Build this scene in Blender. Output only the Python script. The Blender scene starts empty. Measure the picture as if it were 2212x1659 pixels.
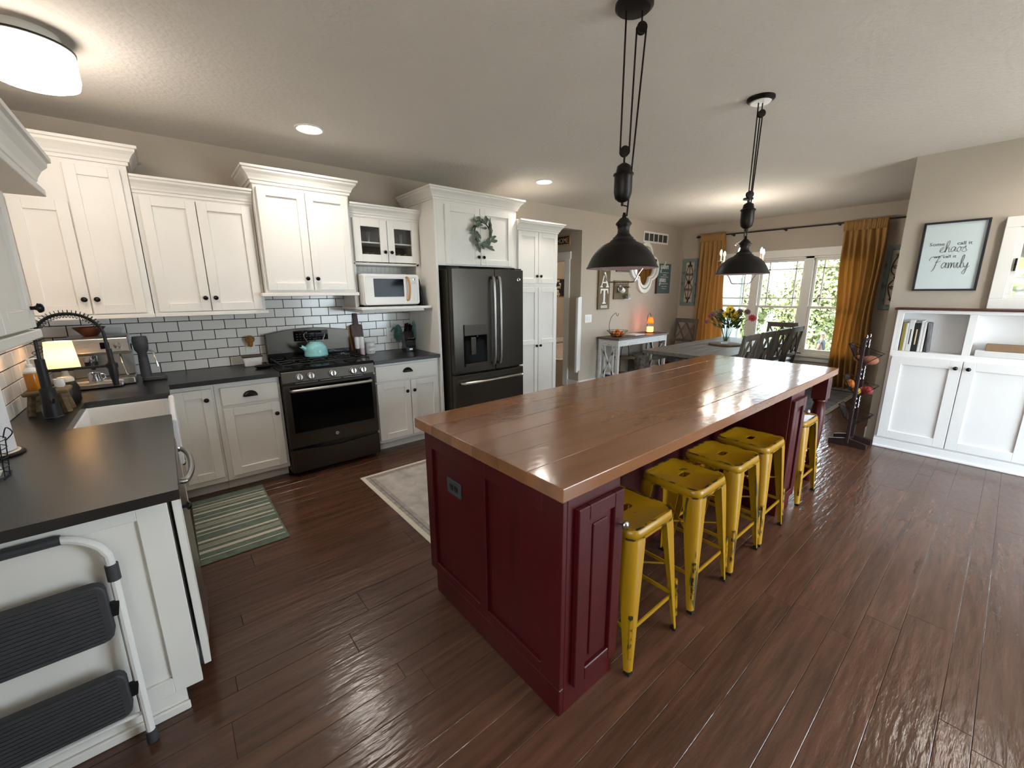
import bpy, math, random
from mathutils import Matrix, Vector
random.seed(7)
PI = math.pi
SC = bpy.context.scene
COL = SC.collection

# ---------------------------------------------------------------- camera
CAM_POS = (0.6763, -4.3188, 1.5267)
F_PX, YAW, PITCH, ROLL = 892.16, 0.6920, -0.2200, -0.0079
fw = Vector((math.sin(YAW)*math.cos(PITCH), math.cos(YAW)*math.cos(PITCH), math.sin(PITCH)))
rt = Vector((math.cos(YAW), -math.sin(YAW), 0)); up = rt.cross(fw)
rt2 = rt*math.cos(ROLL)+up*math.sin(ROLL); up2 = -rt*math.sin(ROLL)+up*math.cos(ROLL)
cam_d = bpy.data.cameras.new('camera'); cam = bpy.data.objects.new('camera', cam_d); COL.objects.link(cam)
cam_d.sensor_fit = 'HORIZONTAL'; cam_d.sensor_width = 36.0; cam_d.lens = F_PX/2212*36
cam_d.clip_start = 0.02; cam_d.clip_end = 200
cam.matrix_world = Matrix(((rt2.x, up2.x, -fw.x, CAM_POS[0]), (rt2.y, up2.y, -fw.y, CAM_POS[1]),
                           (rt2.z, up2.z, -fw.z, CAM_POS[2]), (0, 0, 0, 1)))
SC.camera = cam

# ---------------------------------------------------------------- world, sun, exposure
W = bpy.data.worlds.new('sky'); SC.world = W; W.use_nodes = True
wn = W.node_tree.nodes; bg = wn['Background']
bg.inputs['Color'].default_value = (0.80, 0.90, 1.0, 1); bg.inputs['Strength'].default_value = 7.0
sun_d = bpy.data.lights.new('sun', 'SUN'); sun_d.energy = 12.0; sun_d.angle = 0.02; sun_d.color = (1, .95, .84)
sun = bpy.data.objects.new('sun', sun_d); COL.objects.link(sun)
sun.rotation_euler = Vector((0.62, -0.42, -0.80)).to_track_quat('-Z', 'Y').to_euler()
SC.view_settings.view_transform = 'Standard'; SC.view_settings.look = 'None'
SC.view_settings.gamma = 1.0; SC.view_settings.use_curve_mapping = False
SC.view_settings.exposure = 1.36

def portal(name, loc, w, h, direction):
    d = bpy.data.lights.new(name, 'AREA'); d.shape = 'RECTANGLE'; d.size = w; d.size_y = h; d.energy = 1
    d.cycles.is_portal = True
    o = bpy.data.objects.new(name, d); COL.objects.link(o); o.location = loc
    o.rotation_euler = Vector(direction).to_track_quat('-Z', 'Y').to_euler()
portal('dining_window_portal', (8.75, -1.75, 1.27), 2.5, 1.7, (-1, 0, 0))
portal('side_window_portal', (-0.22, -4.6, 1.5), 1.3, 1.2, (1, 0, 0))
portal('added_door_portal', (4.4, -6.95, 1.1), 2.4, 2.1, (0, 1, 0))

# ---------------------------------------------------------------- materials
def lin(h):
    h = h.lstrip('#'); c = [int(h[i:i+2], 16)/255 for i in (0, 2, 4)]
    return tuple(x/12.92 if x <= .04045 else ((x+.055)/1.055)**2.4 for x in c)
MATS = {}
def mat(name, col, rough=.5, metal=0., noise=None, bump=None, spec=.5, coat=0., emit=0., alpha=None, rnd=0., trans=0., ior=1.45, sheen=0., sss=0.):
    """noise=(scale, amount, stretch)  bump=(scale, strength, stretch)  rnd=per-object brightness spread"""
    m = bpy.data.materials.new(name); m.use_nodes = True; nt = m.node_tree; N = nt.nodes; L = nt.links
    b = N['Principled BSDF']; c = lin(col) if isinstance(col, str) else col
    b.inputs['Base Color'].default_value = (*c, 1); b.inputs['Roughness'].default_value = rough
    b.inputs['Metallic'].default_value = metal; b.inputs['Specular IOR Level'].default_value = spec
    b.inputs['Coat Weight'].default_value = coat; b.inputs['Coat Roughness'].default_value = .12
    b.inputs['Transmission Weight'].default_value = trans; b.inputs['IOR'].default_value = ior
    b.inputs['Sheen Weight'].default_value = sheen
    if emit: b.inputs['Emission Color'].default_value = (*c, 1); b.inputs['Emission Strength'].default_value = emit
    tc = mp = None
    def coords(stretch):
        t = N.new('ShaderNodeTexCoord'); p = N.new('ShaderNodeMapping'); p.inputs['Scale'].default_value = stretch
        L.new(t.outputs['Object'], p.inputs['Vector']); return p.outputs['Vector']
    src = None
    if noise:
        sc, am, st = noise
        n = N.new('ShaderNodeTexNoise'); n.inputs['Scale'].default_value = sc; n.inputs['Detail'].default_value = 5
        v = coords(st)
        if rnd:
            oi = N.new('ShaderNodeObjectInfo'); va = N.new('ShaderNodeVectorMath'); va.operation = 'SCALE'
            cx = N.new('ShaderNodeCombineXYZ'); L.new(oi.outputs['Random'], cx.inputs[0]); L.new(oi.outputs['Random'], cx.inputs[2])
            va.inputs['Scale'].default_value = 37; L.new(cx.outputs[0], va.inputs[0])
            ad = N.new('ShaderNodeVectorMath'); L.new(v, ad.inputs[0]); L.new(va.outputs[0], ad.inputs[1]); v = ad.outputs[0]
        L.new(v, n.inputs['Vector'])
        r = N.new('ShaderNodeMapRange'); r.inputs['From Min'].default_value = .3; r.inputs['From Max'].default_value = .7
        r.inputs['To Min'].default_value = 1-am; r.inputs['To Max'].default_value = 1+am
        L.new(n.outputs['Fac'], r.inputs['Value']); src = r.outputs['Result']
    if rnd:
        oi = N.new('ShaderNodeObjectInfo'); r = N.new('ShaderNodeMapRange')
        r.inputs['To Min'].default_value = 1-rnd; r.inputs['To Max'].default_value = 1+rnd
        L.new(oi.outputs['Random'], r.inputs['Value'])
        if src:
            mu = N.new('ShaderNodeMath'); mu.operation = 'MULTIPLY'; L.new(src, mu.inputs[0]); L.new(r.outputs['Result'], mu.inputs[1]); src = mu.outputs[0]
        else: src = r.outputs['Result']
    if src:
        vm = N.new('ShaderNodeVectorMath'); vm.operation = 'SCALE'; vm.inputs[0].default_value = c
        L.new(src, vm.inputs['Scale']); L.new(vm.outputs[0], b.inputs['Base Color'])
    if bump:
        sc, stg, st = bump
        n = N.new('ShaderNodeTexNoise'); n.inputs['Scale'].default_value = sc; n.inputs['Detail'].default_value = 4
        L.new(coords(st), n.inputs['Vector'])
        bp = N.new('ShaderNodeBump'); bp.inputs['Strength'].default_value = stg; bp.inputs['Distance'].default_value = .01
        L.new(n.outputs['Fac'], bp.inputs['Height']); L.new(bp.outputs['Normal'], b.inputs['Normal'])
    MATS[name] = m; return m
I3 = (1, 1, 1)
def glass_mat(name, tint=(1, 1, 1), fac=.08, rough=.0):
    m = bpy.data.materials.new(name); m.use_nodes = True; nt = m.node_tree; N = nt.nodes; L = nt.links
    for n in list(N): N.remove(n)
    o = N.new('ShaderNodeOutputMaterial'); mx = N.new('ShaderNodeMixShader'); t = N.new('ShaderNodeBsdfTransparent'); g = N.new('ShaderNodeBsdfGlossy')
    lw = N.new('ShaderNodeLayerWeight'); fr = N.new('ShaderNodeMath'); fr.operation = 'POWER'; fr.inputs[1].default_value = 4.5; L.new(lw.outputs['Facing'], fr.inputs[0])
    ad = N.new('ShaderNodeMath'); ad.operation = 'MULTIPLY_ADD'; ad.inputs[1].default_value = .5; ad.inputs[2].default_value = fac; L.new(fr.outputs[0], ad.inputs[0])
    t.inputs['Color'].default_value = (*tint, 1); g.inputs['Roughness'].default_value = rough
    L.new(ad.outputs[0], mx.inputs[0]); L.new(t.outputs[0], mx.inputs[1]); L.new(g.outputs[0], mx.inputs[2]); L.new(mx.outputs[0], o.inputs[0])
    MATS[name] = m; return m
def translucent_mat(name, col, fac=.6):
    m = bpy.data.materials.new(name); m.use_nodes = True; nt = m.node_tree; N = nt.nodes; L = nt.links
    for n in list(N): N.remove(n)
    o = N.new('ShaderNodeOutputMaterial'); mx = N.new('ShaderNodeMixShader'); t = N.new('ShaderNodeBsdfTranslucent'); d = N.new('ShaderNodeBsdfDiffuse')
    c = lin(col); t.inputs['Color'].default_value = (*c, 1); d.inputs['Color'].default_value = (*c, 1); mx.inputs[0].default_value = fac
    nz = N.new('ShaderNodeTexNoise'); nz.inputs['Scale'].default_value = 60; bp = N.new('ShaderNodeBump'); bp.inputs['Strength'].default_value = .1
    L.new(nz.outputs['Fac'], bp.inputs['Height']); L.new(bp.outputs[0], d.inputs['Normal'])
    L.new(d.outputs[0], mx.inputs[1]); L.new(t.outputs[0], mx.inputs[2]); L.new(mx.outputs[0], o.inputs[0]); MATS[name] = m; return m
def worn_mat(name, col, under, rough, lo, hi, scale=14, stretch=I3):
    """paint worn through to what lies under it, in patches with a shape of their own"""
    m = mat(name, col, rough, bump=(40, .05, I3)); nt = m.node_tree; N = nt.nodes; L = nt.links
    n = N.new('ShaderNodeTexNoise'); n.inputs['Scale'].default_value = scale; n.inputs['Detail'].default_value = 6
    t = N.new('ShaderNodeTexCoord'); p = N.new('ShaderNodeMapping'); p.inputs['Scale'].default_value = stretch
    oi = N.new('ShaderNodeObjectInfo'); L.new(t.outputs['Object'], p.inputs['Vector']); L.new(oi.outputs['Random'], p.inputs['Location'])
    L.new(p.outputs[0], n.inputs['Vector'])
    r = N.new('ShaderNodeMapRange'); r.inputs['From Min'].default_value = lo; r.inputs['From Max'].default_value = hi
    L.new(n.outputs['Fac'], r.inputs['Value'])
    mx = N.new('ShaderNodeMix'); mx.data_type = 'RGBA'; mx.inputs[6].default_value = (*lin(col), 1); mx.inputs[7].default_value = (*lin(under), 1)
    L.new(r.outputs[0], mx.inputs[0]); L.new(mx.outputs[2], N['Principled BSDF'].inputs['Base Color']); return m

mat('wall_paint', '#b9aea0', .85, noise=(3, .03, I3), bump=(180, .06, I3))
mat('ceiling_paint', '#dcd6ce', .9, noise=(2, .02, I3), bump=(38, .5, I3))
mat('cabinet_white', '#e9e5df', .38, noise=(5, .015, I3), bump=(90, .02, I3))
mat('builtin_white', '#eceaea', .4, noise=(5, .015, I3))
mat('trim_white', '#eae7e2', .4, noise=(6, .02, I3))
mat('tile_glaze', '#e8e4df', .16, rnd=.03, noise=(4, .01, I3))
mat('grout', '#1c1718', .9, noise=(60, .1, I3))
mat('black_stone', '#0b0a0a', .33, noise=(9, .25, I3), bump=(70, .03, I3), spec=.5, ior=1.75)
mat('plank_wood', '#54382a', .20, rnd=.14, noise=(2.2, .30, (1.2, 16, 16)), bump=(5, .30, (1.6, 8, 8)), spec=.6)
mat('subfloor', '#1d120d', .8, noise=(5, .1, I3))
mat('island_red', '#43070c', .36, noise=(3, .16, (6, 6, 1)), bump=(12, .05, (6, 6, 1)))
mat('island_wood', '#815537', .16, rnd=.07, noise=(1.5, .22, (1, 5, 5)), bump=(10, .17, (1, 1.6, 1.6)), spec=.5, coat=.25)
mat('slate_steel', '#46413b', .34, .75, noise=(8, .03, (1, 1, 30)))
mat('black_enamel', '#0c0c0d', .18, noise=(30, .1, I3))
mat('oven_glass', '#0b0a0a', .08, noise=(3, .1, I3), spec=.1)
mat('black_iron', '#141313', .5, noise=(30, .2, I3), bump=(120, .1, I3))
mat('black_knob', '#0d0b0b', .3, .3, noise=(20, .1, I3))
mat('chrome', '#d0d0d2', .12, 1., noise=(20, .03, I3))
mat('brushed_steel', '#b4b2b0', .28, 1., noise=(10, .06, (1, 1, 20)))
mat('bronze_dark', '#221e1c', .42, .5, noise=(14, .25, I3))
mat('shade_inside', '#d3bac6', .5, noise=(120, .12, I3))
mat('stool_black', '#0e0e0e', .6, noise=(9, .1, I3))
worn_mat('stool_yellow', '#9f750d', '#4a4425', .34, .70, .74, 9, (1, 1, .35))
worn_mat('stool_leg', '#9f750d', '#3a3a22', .34, .62, .66, 16, (1, 1, .16))
worn_mat('stool_edge', '#9f750d', '#2a2818', .36, .48, .56, 26)
mat('sink_white', '#eff1f4', .12, noise=(4, .01, I3))
mat('ceramic_white', '#ece9e5', .2, noise=(5, .02, I3))
mat('ceramic_aqua', '#8ecacb', .14, noise=(30, .05, I3))
mat('plastic_white', '#e6e4e0', .35, noise=(5, .01, I3))
mat('plastic_grey', '#3d3d40', .6, noise=(30, .1, I3))
mat('fabric_teal', '#5f827c', .8, noise=(30, .25, I3), bump=(90, .3, I3))
mat('fabric_teal_light', '#84a6a5', .8, noise=(30, .2, I3), bump=(90, .3, I3))
mat('walnut', '#4a2618', .45, noise=(4, .3, (8, 8, 1)), bump=(20, .06, (8, 8, 1)))
mat('beech', '#b88a56', .5, noise=(4, .2, (8, 8, 1)))
mat('driftwood', '#6b5a40', .75, noise=(4, .35, (1, 12, 12)), bump=(25, .25, (1, 9, 9)))
mat('grey_wood', '#625d58', .5, noise=(3, .28, (1, 12, 12)), bump=(18, .15, (1, 8, 8)), rnd=.08)
mat('chair_wood', '#5b534b', .55, noise=(5, .3, (8, 8, 1)), bump=(25, .12, (8, 8, 1)))
mat('board_brown', '#6c5b43', .75, noise=(4, .35, (14, 14, 1)), bump=(25, .25, (10, 10, 1)))
worn_mat('console_white', '#dcdcdb', '#9c948a', .55, .60, .68, 8, (8, 1, 8))
mat('console_top', '#5b4c46', .5, noise=(4, .3, (1, 12, 12)))
mat('chalk_dark', '#26252a', .8, noise=(12, .2, I3))
mat('slate_sign', '#4d5f60', .8, noise=(12, .12, I3))
mat('letter_white', '#e9e9e6', .6, noise=(9, .03, I3))
mat('letter_cream', '#e3d0ad', .6, noise=(9, .03, I3))
mat('ink', '#39383c', .7, noise=(9, .05, I3))
mat('paper', '#e8e7ea', .7, noise=(6, .01, I3))
worn_mat('teal_frame', '#728683', '#5f5a50', .7, .56, .64, 10)
mat('linen_panel', '#c3b6a8', .85, noise=(30, .06, I3))
mat('iron_brown', '#30201e', .5, .4, noise=(20, .2, I3))
mat('vent_dark', '#4a4c45', .7, noise=(9, .1, I3))
mat('rug_cream', '#bdb6ae', .95, noise=(9, .24, I3), bump=(260, .6, I3))
mat('rug_border', '#a49a90', .95, noise=(25, .22, I3), bump=(260, .6, I3))
mat('rug_edge', '#ded3c2', .95, noise=(40, .06, I3), bump=(260, .6, I3))
mat('mat_green', '#6b7a6c', .95, noise=(18, .22, I3), bump=(300, .7, I3))
mat('mat_cream', '#d8cdbb', .95, noise=(40, .06, I3), bump=(300, .7, I3))
mat('rug_grey', '#77747c', .95, noise=(8, .3, I3), bump=(200, .5, I3))
mat('orange_fruit', '#c9702a', .5, noise=(20, .12, I3), bump=(120, .2, I3))
mat('apple_red', '#8e2a2c', .3, noise=(9, .3, I3))
mat('potato', '#9a6449', .7, noise=(14, .25, I3))
mat('yellow_pear', '#b59a43', .4, noise=(10, .2, I3))
mat('garlic', '#d9d4c8', .6, noise=(20, .08, I3))
mat('leaf_grey', '#6f7a6c', .7, noise=(14, .25, I3), rnd=.15)
mat('leaf_green', '#3e5a34', .6, noise=(14, .25, I3))
mat('petal_yellow', '#d8b422', .6, noise=(14, .12, I3))
mat('petal_red', '#a52a30', .6, noise=(14, .15, I3))
mat('petal_mauve', '#6e4555', .6, noise=(14, .15, I3))
mat('flower_heart', '#5a4a1a', .8, noise=(30, .2, I3))
mat('wicker', '#9b6f3c', .7, noise=(60, .4, I3), bump=(90, .6, I3))
mat('copper', '#8d5a45', .25, .9, noise=(14, .15, I3))
mat('soap_amber', '#c47a1c', .25, noise=(8, .1, I3))
mat('cream_jar', '#d8cbb8', .4, noise=(6, .05, I3))
mat('siding', '#a9b9b2', .7, noise=(9, .05, (1, 1, 6)))
mat('added_patio', '#b9b4ac', .9, noise=(3, .08, I3))  # pale unseen ground, added so bounced daylight carries no green tint
mat('grass', '#3a4725', .95, noise=(4, .3, I3), bump=(90, .5, I3))
mat('bark', '#4b3d30', .9, noise=(14, .3, (6, 6, 1)))
for i, c in enumerate(('#7b7f52', '#8a8d60', '#686e48')):
    m = mat('foliage_%d' % i, c, .7, rnd=.15, noise=(2.5, .25, I3))
mat('skin', '#553b2f', .6, noise=(9, .05, I3))
mat('shirt_dark', '#24272c', .8, noise=(40, .1, I3))
mat('cloth_grey', '#a09c96', .8, noise=(40, .1, I3))
mat('cap_grey', '#454442', .8, noise=(40, .1, I3))
mat('red_sticker', '#9a2f34', .5, noise=(9, .05, I3))
mat('blue_print', '#2f4f9a', .6, noise=(12, .4, I3))
mat('pillow_print', '#5b5148', .9, noise=(22, .75, I3), bump=(60, .3, I3))
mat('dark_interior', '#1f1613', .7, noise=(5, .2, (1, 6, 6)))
mat('book_olive', '#8a7d3a', .7, noise=(9, .05, I3)); mat('book_white', '#d9d8d6', .7, noise=(9, .03, I3))
mat('book_black', '#1b1b1d', .6, noise=(9, .05, I3)); mat('book_grey', '#77757a', .7, noise=(20, .3, I3))
mat('kraft', '#8f7258', .8, noise=(9, .08, I3))
mat('amber_glow', '#ff9a4a', .4, emit=2.5, noise=None)
mat('bulb_white', '#fff4e2', .4, emit=60)
mat('can_glow', '#fff3e0', .4, emit=14)
mat('drum_glow', '#fff2e4', .4, emit=4)
mat('mirror', '#d9dcda', .03, 1.0, noise=(3, .01, I3))
glass_mat('window_glass', (.97, 1, 1), .02)
glass_mat('clear_glass', (.95, .96, .96), .05, .02)
translucent_mat('lamp_shade', '#f4e6cc', .55)
translucent_mat('curtain_gold', '#d6b072', .5)
translucent_mat('amber_shade', '#ff9350', .6)

# ---------------------------------------------------------------- mesh helpers
class MB:
    def __init__(s): s.v = []; s.f = []
    def add(s, vs, fs):
        n = len(s.v); s.v += [tuple(v) for v in vs]; s.f += [tuple(i+n for i in f) for f in fs]; return s
    def box(s, x0, x1, y0, y1, z0, z1):
        return s.add([(x0, y0, z0), (x1, y0, z0), (x1, y1, z0), (x0, y1, z0), (x0, y0, z1), (x1, y0, z1), (x1, y1, z1), (x0, y1, z1)],
                     [(3, 2, 1, 0), (4, 5, 6, 7), (0, 1, 5, 4), (1, 2, 6, 5), (2, 3, 7, 6), (3, 0, 4, 7)])
    def fbox(s, face, p, u0, u1, v0, v1, d0, d1):
        """box laid on a face: u along the face, v up, d outwards from plane p"""
        if face == '-y': return s.box(u0, u1, p-d1, p-d0, v0, v1)
        if face == '+y': return s.box(u0, u1, p+d0, p+d1, v0, v1)
        if face == '+x': return s.box(p+d0, p+d1, u0, u1, v0, v1)
        return s.box(p-d1, p-d0, u0, u1, v0, v1)
    def bar(s, p0, p1, w, h):
        """rectangular bar between two points, w sideways, h across"""
        p0, p1 = Vector(p0), Vector(p1); d = (p1-p0).normalized()
        a = d.cross(Vector((0, 0, 1)))
        if a.length < 1e-3: a = Vector((1, 0, 0))
        a.normalize(); b = d.cross(a).normalized(); vs = []
        for p in (p0, p1):
            for i, j in ((-1, -1), (1, -1), (1, 1), (-1, 1)): vs.append(p+a*(i*w/2)+b*(j*h/2))
        return s.add(vs, [(0, 1, 2, 3), (7, 6, 5, 4), (0, 4, 5, 1), (1, 5, 6, 2), (2, 6, 7, 3), (3, 7, 4, 0)])
    def tube(s, pts, r, n=8, closed=False, caps=True):
        pts = [Vector(p) for p in pts]; m = len(pts); rs = r if isinstance(r, (list, tuple)) else [r]*m
        T = []
        for i in range(m):
            a = pts[(i-1) % m] if (closed or i > 0) else pts[i]; b = pts[(i+1) % m] if (closed or i < m-1) else pts[i]
            t = (b-a); T.append(t.normalized() if t.length > 1e-9 else Vector((0, 0, 1)))
        ref = Vector((0, 0, 1)) if abs(T[0].z) < .9 else Vector((1, 0, 0))
        a = T[0].cross(ref).normalized(); vs = []
        for i in range(m):
            a = (a-T[i]*a.dot(T[i])).normalized(); b = T[i].cross(a)
            for k in range(n):
                t = 2*PI*k/n; vs.append(pts[i]+a*(rs[i]*math.cos(t))+b*(rs[i]*math.sin(t)))
        fs = []
        for i in range(m if closed else m-1):
            j = (i+1) % m
            for k in range(n): l = (k+1) % n; fs.append((i*n+k, i*n+l, j*n+l, j*n+k))
        if caps and not closed: fs.append(tuple(range(n))[::-1]); fs.append(tuple((m-1)*n+k for k in range(n)))
        return s.add(vs, fs)
    def cyl(s, p0, p1, r0, r1=None, n=14): return s.tube([p0, p1], [r0, r0 if r1 is None else r1], n)
    def lathe(s, prof, c=(0, 0, 0), n=24, axis=(0, 0, 1)):
        """prof: (radius, height) pairs, turned about axis through c"""
        ax = Vector(axis).normalized(); ref = Vector((1, 0, 0)) if abs(ax.x) < .9 else Vector((0, 1, 0))
        a = (ref-ax*ref.dot(ax)).normalized(); b = ax.cross(a); c = Vector(c); vs = []
        for r, h in prof:
            for k in range(n):
                t = 2*PI*k/n; vs.append(c+ax*h+(a*math.cos(t)+b*math.sin(t))*max(r, 1e-5))
        fs = [(i*n+k, i*n+(k+1) % n, (i+1)*n+(k+1) % n, (i+1)*n+k) for i in range(len(prof)-1) for k in range(n)]
        if prof[0][0] > 1e-4: fs.append(tuple(range(n))[::-1])
        if prof[-1][0] > 1e-4: fs.append(tuple((len(prof)-1)*n+k for k in range(n)))
        return s.add(vs, fs)
    def ball(s, c, r, sc=I3, n=12, m=8):
        vs = []; fs = []
        for i in range(m+1):
            p = PI*i/m
            for k in range(n):
                t = 2*PI*k/n; vs.append((c[0]+r*sc[0]*math.sin(p)*math.cos(t), c[1]+r*sc[1]*math.sin(p)*math.sin(t), c[2]+r*sc[2]*math.cos(p)))
        for i in range(m):
            for k in range(n): l = (k+1) % n; fs.append((i*n+k, (i+1)*n+k, (i+1)*n+l, i*n+l))
        return s.add(vs, fs)
    def prism(s, poly, f0, f1):
        """poly: 2D points; f0/f1 map (u,v) to 3D for the two ends"""
        n = len(poly); vs = [f0(*p) for p in poly]+[f1(*p) for p in poly]
        fs = [tuple(range(n))[::-1], tuple(range(n, 2*n))]+[(k, (k+1) % n, n+(k+1) % n, n+k) for k in range(n)]
        return s.add(vs, fs)
    def ring(s, outer, inner, f0, f1):
        n = len(outer); vs = [f0(*p) for p in outer]+[f0(*p) for p in inner]+[f1(*p) for p in outer]+[f1(*p) for p in inner]; fs = []
        for k in range(n):
            l = (k+1) % n
            fs += [(k, n+k, n+l, l), (2*n+k, 2*n+l, 3*n+l, 3*n+k), (k, l, 2*n+l, 2*n+k), (n+k, 3*n+k, 3*n+l, n+l)]
        return s.add(vs, fs)
    def xf(s, M): s.v = [tuple(M @ Vector(v)) for v in s.v]; return s

def wloc(o):
    v = Vector((0, 0, 0))
    while o is not None: v += o.location; o = o.parent
    return v
def link(name, me, m, parent):
    o = bpy.data.objects.new(name, me)
    if m is not None and not me.materials: me.materials.append(MATS[m] if isinstance(m, str) else m)
    COL.objects.link(o)
    if parent is not None: o.parent = parent; o.location = -wloc(parent)
    return o
def build(mb, name, m, parent=None, bevel=0., smooth=False, seg=1, ang=35):
    me = bpy.data.meshes.new(name); me.from_pydata(mb.v, [], mb.f); me.update()
    if smooth:
        me.polygons.foreach_set('use_smooth', [True]*len(me.polygons)); me.set_sharp_from_angle(angle=math.radians(ang))
    o = link(name, me, m, parent)
    if bevel:
        b = o.modifiers.new('bevel', 'BEVEL'); b.width = bevel; b.segments = seg; b.limit_method = 'ANGLE'; b.angle_limit = math.radians(40)
    return o
def thing(name, label, cat, loc=(0, 0, 0), group=None):
    o = bpy.data.objects.new(name, None); COL.objects.link(o); o.location = loc; o.empty_display_size = .05
    o['label'] = label; o['category'] = cat
    if group: o['group'] = group
    return o
def tag(o, label, cat, group=None):
    o['label'] = label; o['category'] = cat
    if group: o['group'] = group
    return o
def struct(mb, name, m, label=None, parent=None, **k):
    o = build(mb, name, m, parent, **k)
    if parent is None: o['kind'] = 'structure'; o['label'] = label or name.replace('_', ' '); o['category'] = name.split('_')[0]
    return o
def dup(root, loc, rz, label, group=None):
    r = root.copy(); COL.objects.link(r); r.location = loc; r.rotation_euler = (0, 0, rz); r['label'] = label
    if group: r['group'] = group
    for ch in root.children:
        c = ch.copy(); COL.objects.link(c); c.parent = r
        for g in ch.children:
            d = g.copy(); COL.objects.link(d); d.parent = c
    return r
def smooth_path(pts, k=6, closed=False):
    P = [Vector(p) for p in pts]; n = len(P); out = []
    for i in range(n if closed else n-1):
        p1, p2 = P[i], P[(i+1) % n]
        p0 = P[i-1] if (closed or i > 0) else p1; p3 = P[(i+2) % n] if (closed or i+2 < n) else p2
        for j in range(k):
            t = j/k; out.append(.5*((2*p1)+(p2-p0)*t+(2*p0-5*p1+4*p2-p3)*t*t+(3*p1-p0-3*p2+p3)*t**3))
    if not closed: out.append(P[-1])
    return out
def rrect(w, h, r, k=4):
    """rounded rectangle outline centred on 0, 4*(k+1) points"""
    out = []
    for cx, cy, a in ((w/2-r, h/2-r, 0), (-w/2+r, h/2-r, 90), (-w/2+r, -h/2+r, 180), (w/2-r, -h/2+r, 270)):
        for j in range(k+1):
            t = math.radians(a+90*j/k); out.append((cx+r*math.cos(t), cy+r*math.sin(t)))
    return out
FM = {'-y': lambda p: (lambda u, v, d: (u, p-d, v)), '+x': lambda p: (lambda u, v, d: (p+d, u, v)), '-x': lambda p: (lambda u, v, d: (p-d, u, v))}

# lettering: collected, turned into meshes at the end in one go
TEXTS = []
def text(parent, body, size, pos, face, m, shear=0., depth=.0015, align='CENTER', sx=1.):
    TEXTS.append((parent, body, size, pos, face, m, shear, depth, align, sx))
STROKE = {
 'c': ([(.0, .1), (.5, .85), (.3, 1), (.05, .5), (.25, 0), (.75, .2)], .7),
 'h': ([(0, 0), (.5, 1.5), (.5, 2.2), (.25, 1.8), (.1, 0), (.25, .6), (.5, .95), (.6, .5), (.6, .05), (.85, .15)], .85),
 'a': ([(.6, .85), (.3, 1), (.05, .5), (.2, .02), (.5, .4), (.65, .95), (.6, .2), (.85, .1)], .82),
 'o': ([(.4, 1), (.05, .5), (.3, 0), (.6, .5), (.4, 1), (.55, .8), (.9, .85)], .8),
 's': ([(-.1, .1), (.4, 1.1), (.4, .6), (.6, .25), (.3, -.05), (.0, .1)], .7),
 'm': ([(0, .9), (.1, .9), (.12, 0), (.2, .6), (.4, .95), (.45, .4), (.45, 0), (.55, .6), (.75, .95), (.8, .4), (.85, .05), (1.05, .15)], 1.0),
 'i': ([(0, .2), (.2, .95), (.2, .3), (.3, .02), (.5, .2)], .45),
 'l': ([(0, .1), (.4, 1.5), (.4, 2.2), (.2, 1.8), (.15, .3), (.3, 0), (.5, .2)], .45),
 'y': ([(0, .9), (.1, .3), (.35, .1), (.55, .9), (.5, 0), (.3, -1), (.05, -.9), (.2, -.4), (.8, .3)], .75),
 'F': ([(-.5, 1.4), (-.3, 2.0), (.4, 2.05), (1.3, 2.3)], 0.), 'f2': ([(.75, 2.1), (.5, 1), (.3, -.1), (.0, -.5)], 0.), 'f3': ([(.3, 1.1), (.7, 1.15), (1.0, 1.3)], 1.1),
 'g': ([(.6, .85), (.3, 1), (.05, .5), (.2, .05), (.5, .4), (.62, .95), (.55, -.4), (.3, -1), (.05, -.8), (.3, -.3), (.85, .2)], .8),
 't': ([(0, .1), (.25, 1.6), (.2, .3), (.35, 0), (.55, .2)], .5), 't2': ([(.0, 1.15), (.5, 1.2)], 0.),
 'e': ([(0, .4), (.5, .65), (.4, 1), (.1, .7), (.15, .1), (.4, 0), (.7, .25)], .65),
 'r': ([(0, .1), (.15, 1), (.3, .85), (.5, .95), (.45, .3), (.55, 0), (.75, .2)], .65),
 'v': ([(0, .8), (.2, .9), (.3, .05), (.6, .9), (.8, .8)], .75), 'w': ([(0, .8), (.15, .8), (.25, .05), (.45, .8), (.6, .05), (.85, .9)], .9),
 'u': ([(0, .3), (.1, .9), (.15, .1), (.4, .1), (.5, .9), (.5, .1), (.7, .2)], .65),
 'f': ([(0, .1), (.4, 1.6), (.35, 2.1), (.15, 1.6), (.15, -.6), (.3, -.9), (.35, -.2), (.65, .15)], .6),
 'b': ([(0, .1), (.35, 1.6), (.3, 2.1), (.1, 1.2), (.1, .1), (.4, 0), (.55, .5), (.3, .7), (.8, .6)], .7),
}
def script(parent, word, x, y, s, face, plane, m, r, sgn=1, d=.002, name='lettering'):
    mb = MB(); f = FM[face](plane); px = 0.
    def put(key, px):
        pts = [f(x+sgn*(px+a)*s, y+b*s, d) for a, b in STROKE[key][0]]
        mb.tube(smooth_path(pts, 4), r, 5)
    for ch in word:
        if ch == ' ': px += .6; continue
        put(ch, px)
        if ch == 'F': put('f2', px); put('f3', px); px += 1.15; continue
        if ch == 't': put('t2', px)
        px += STROKE[ch][1]
    return build(mb, name, m, parent, smooth=True)

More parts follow.
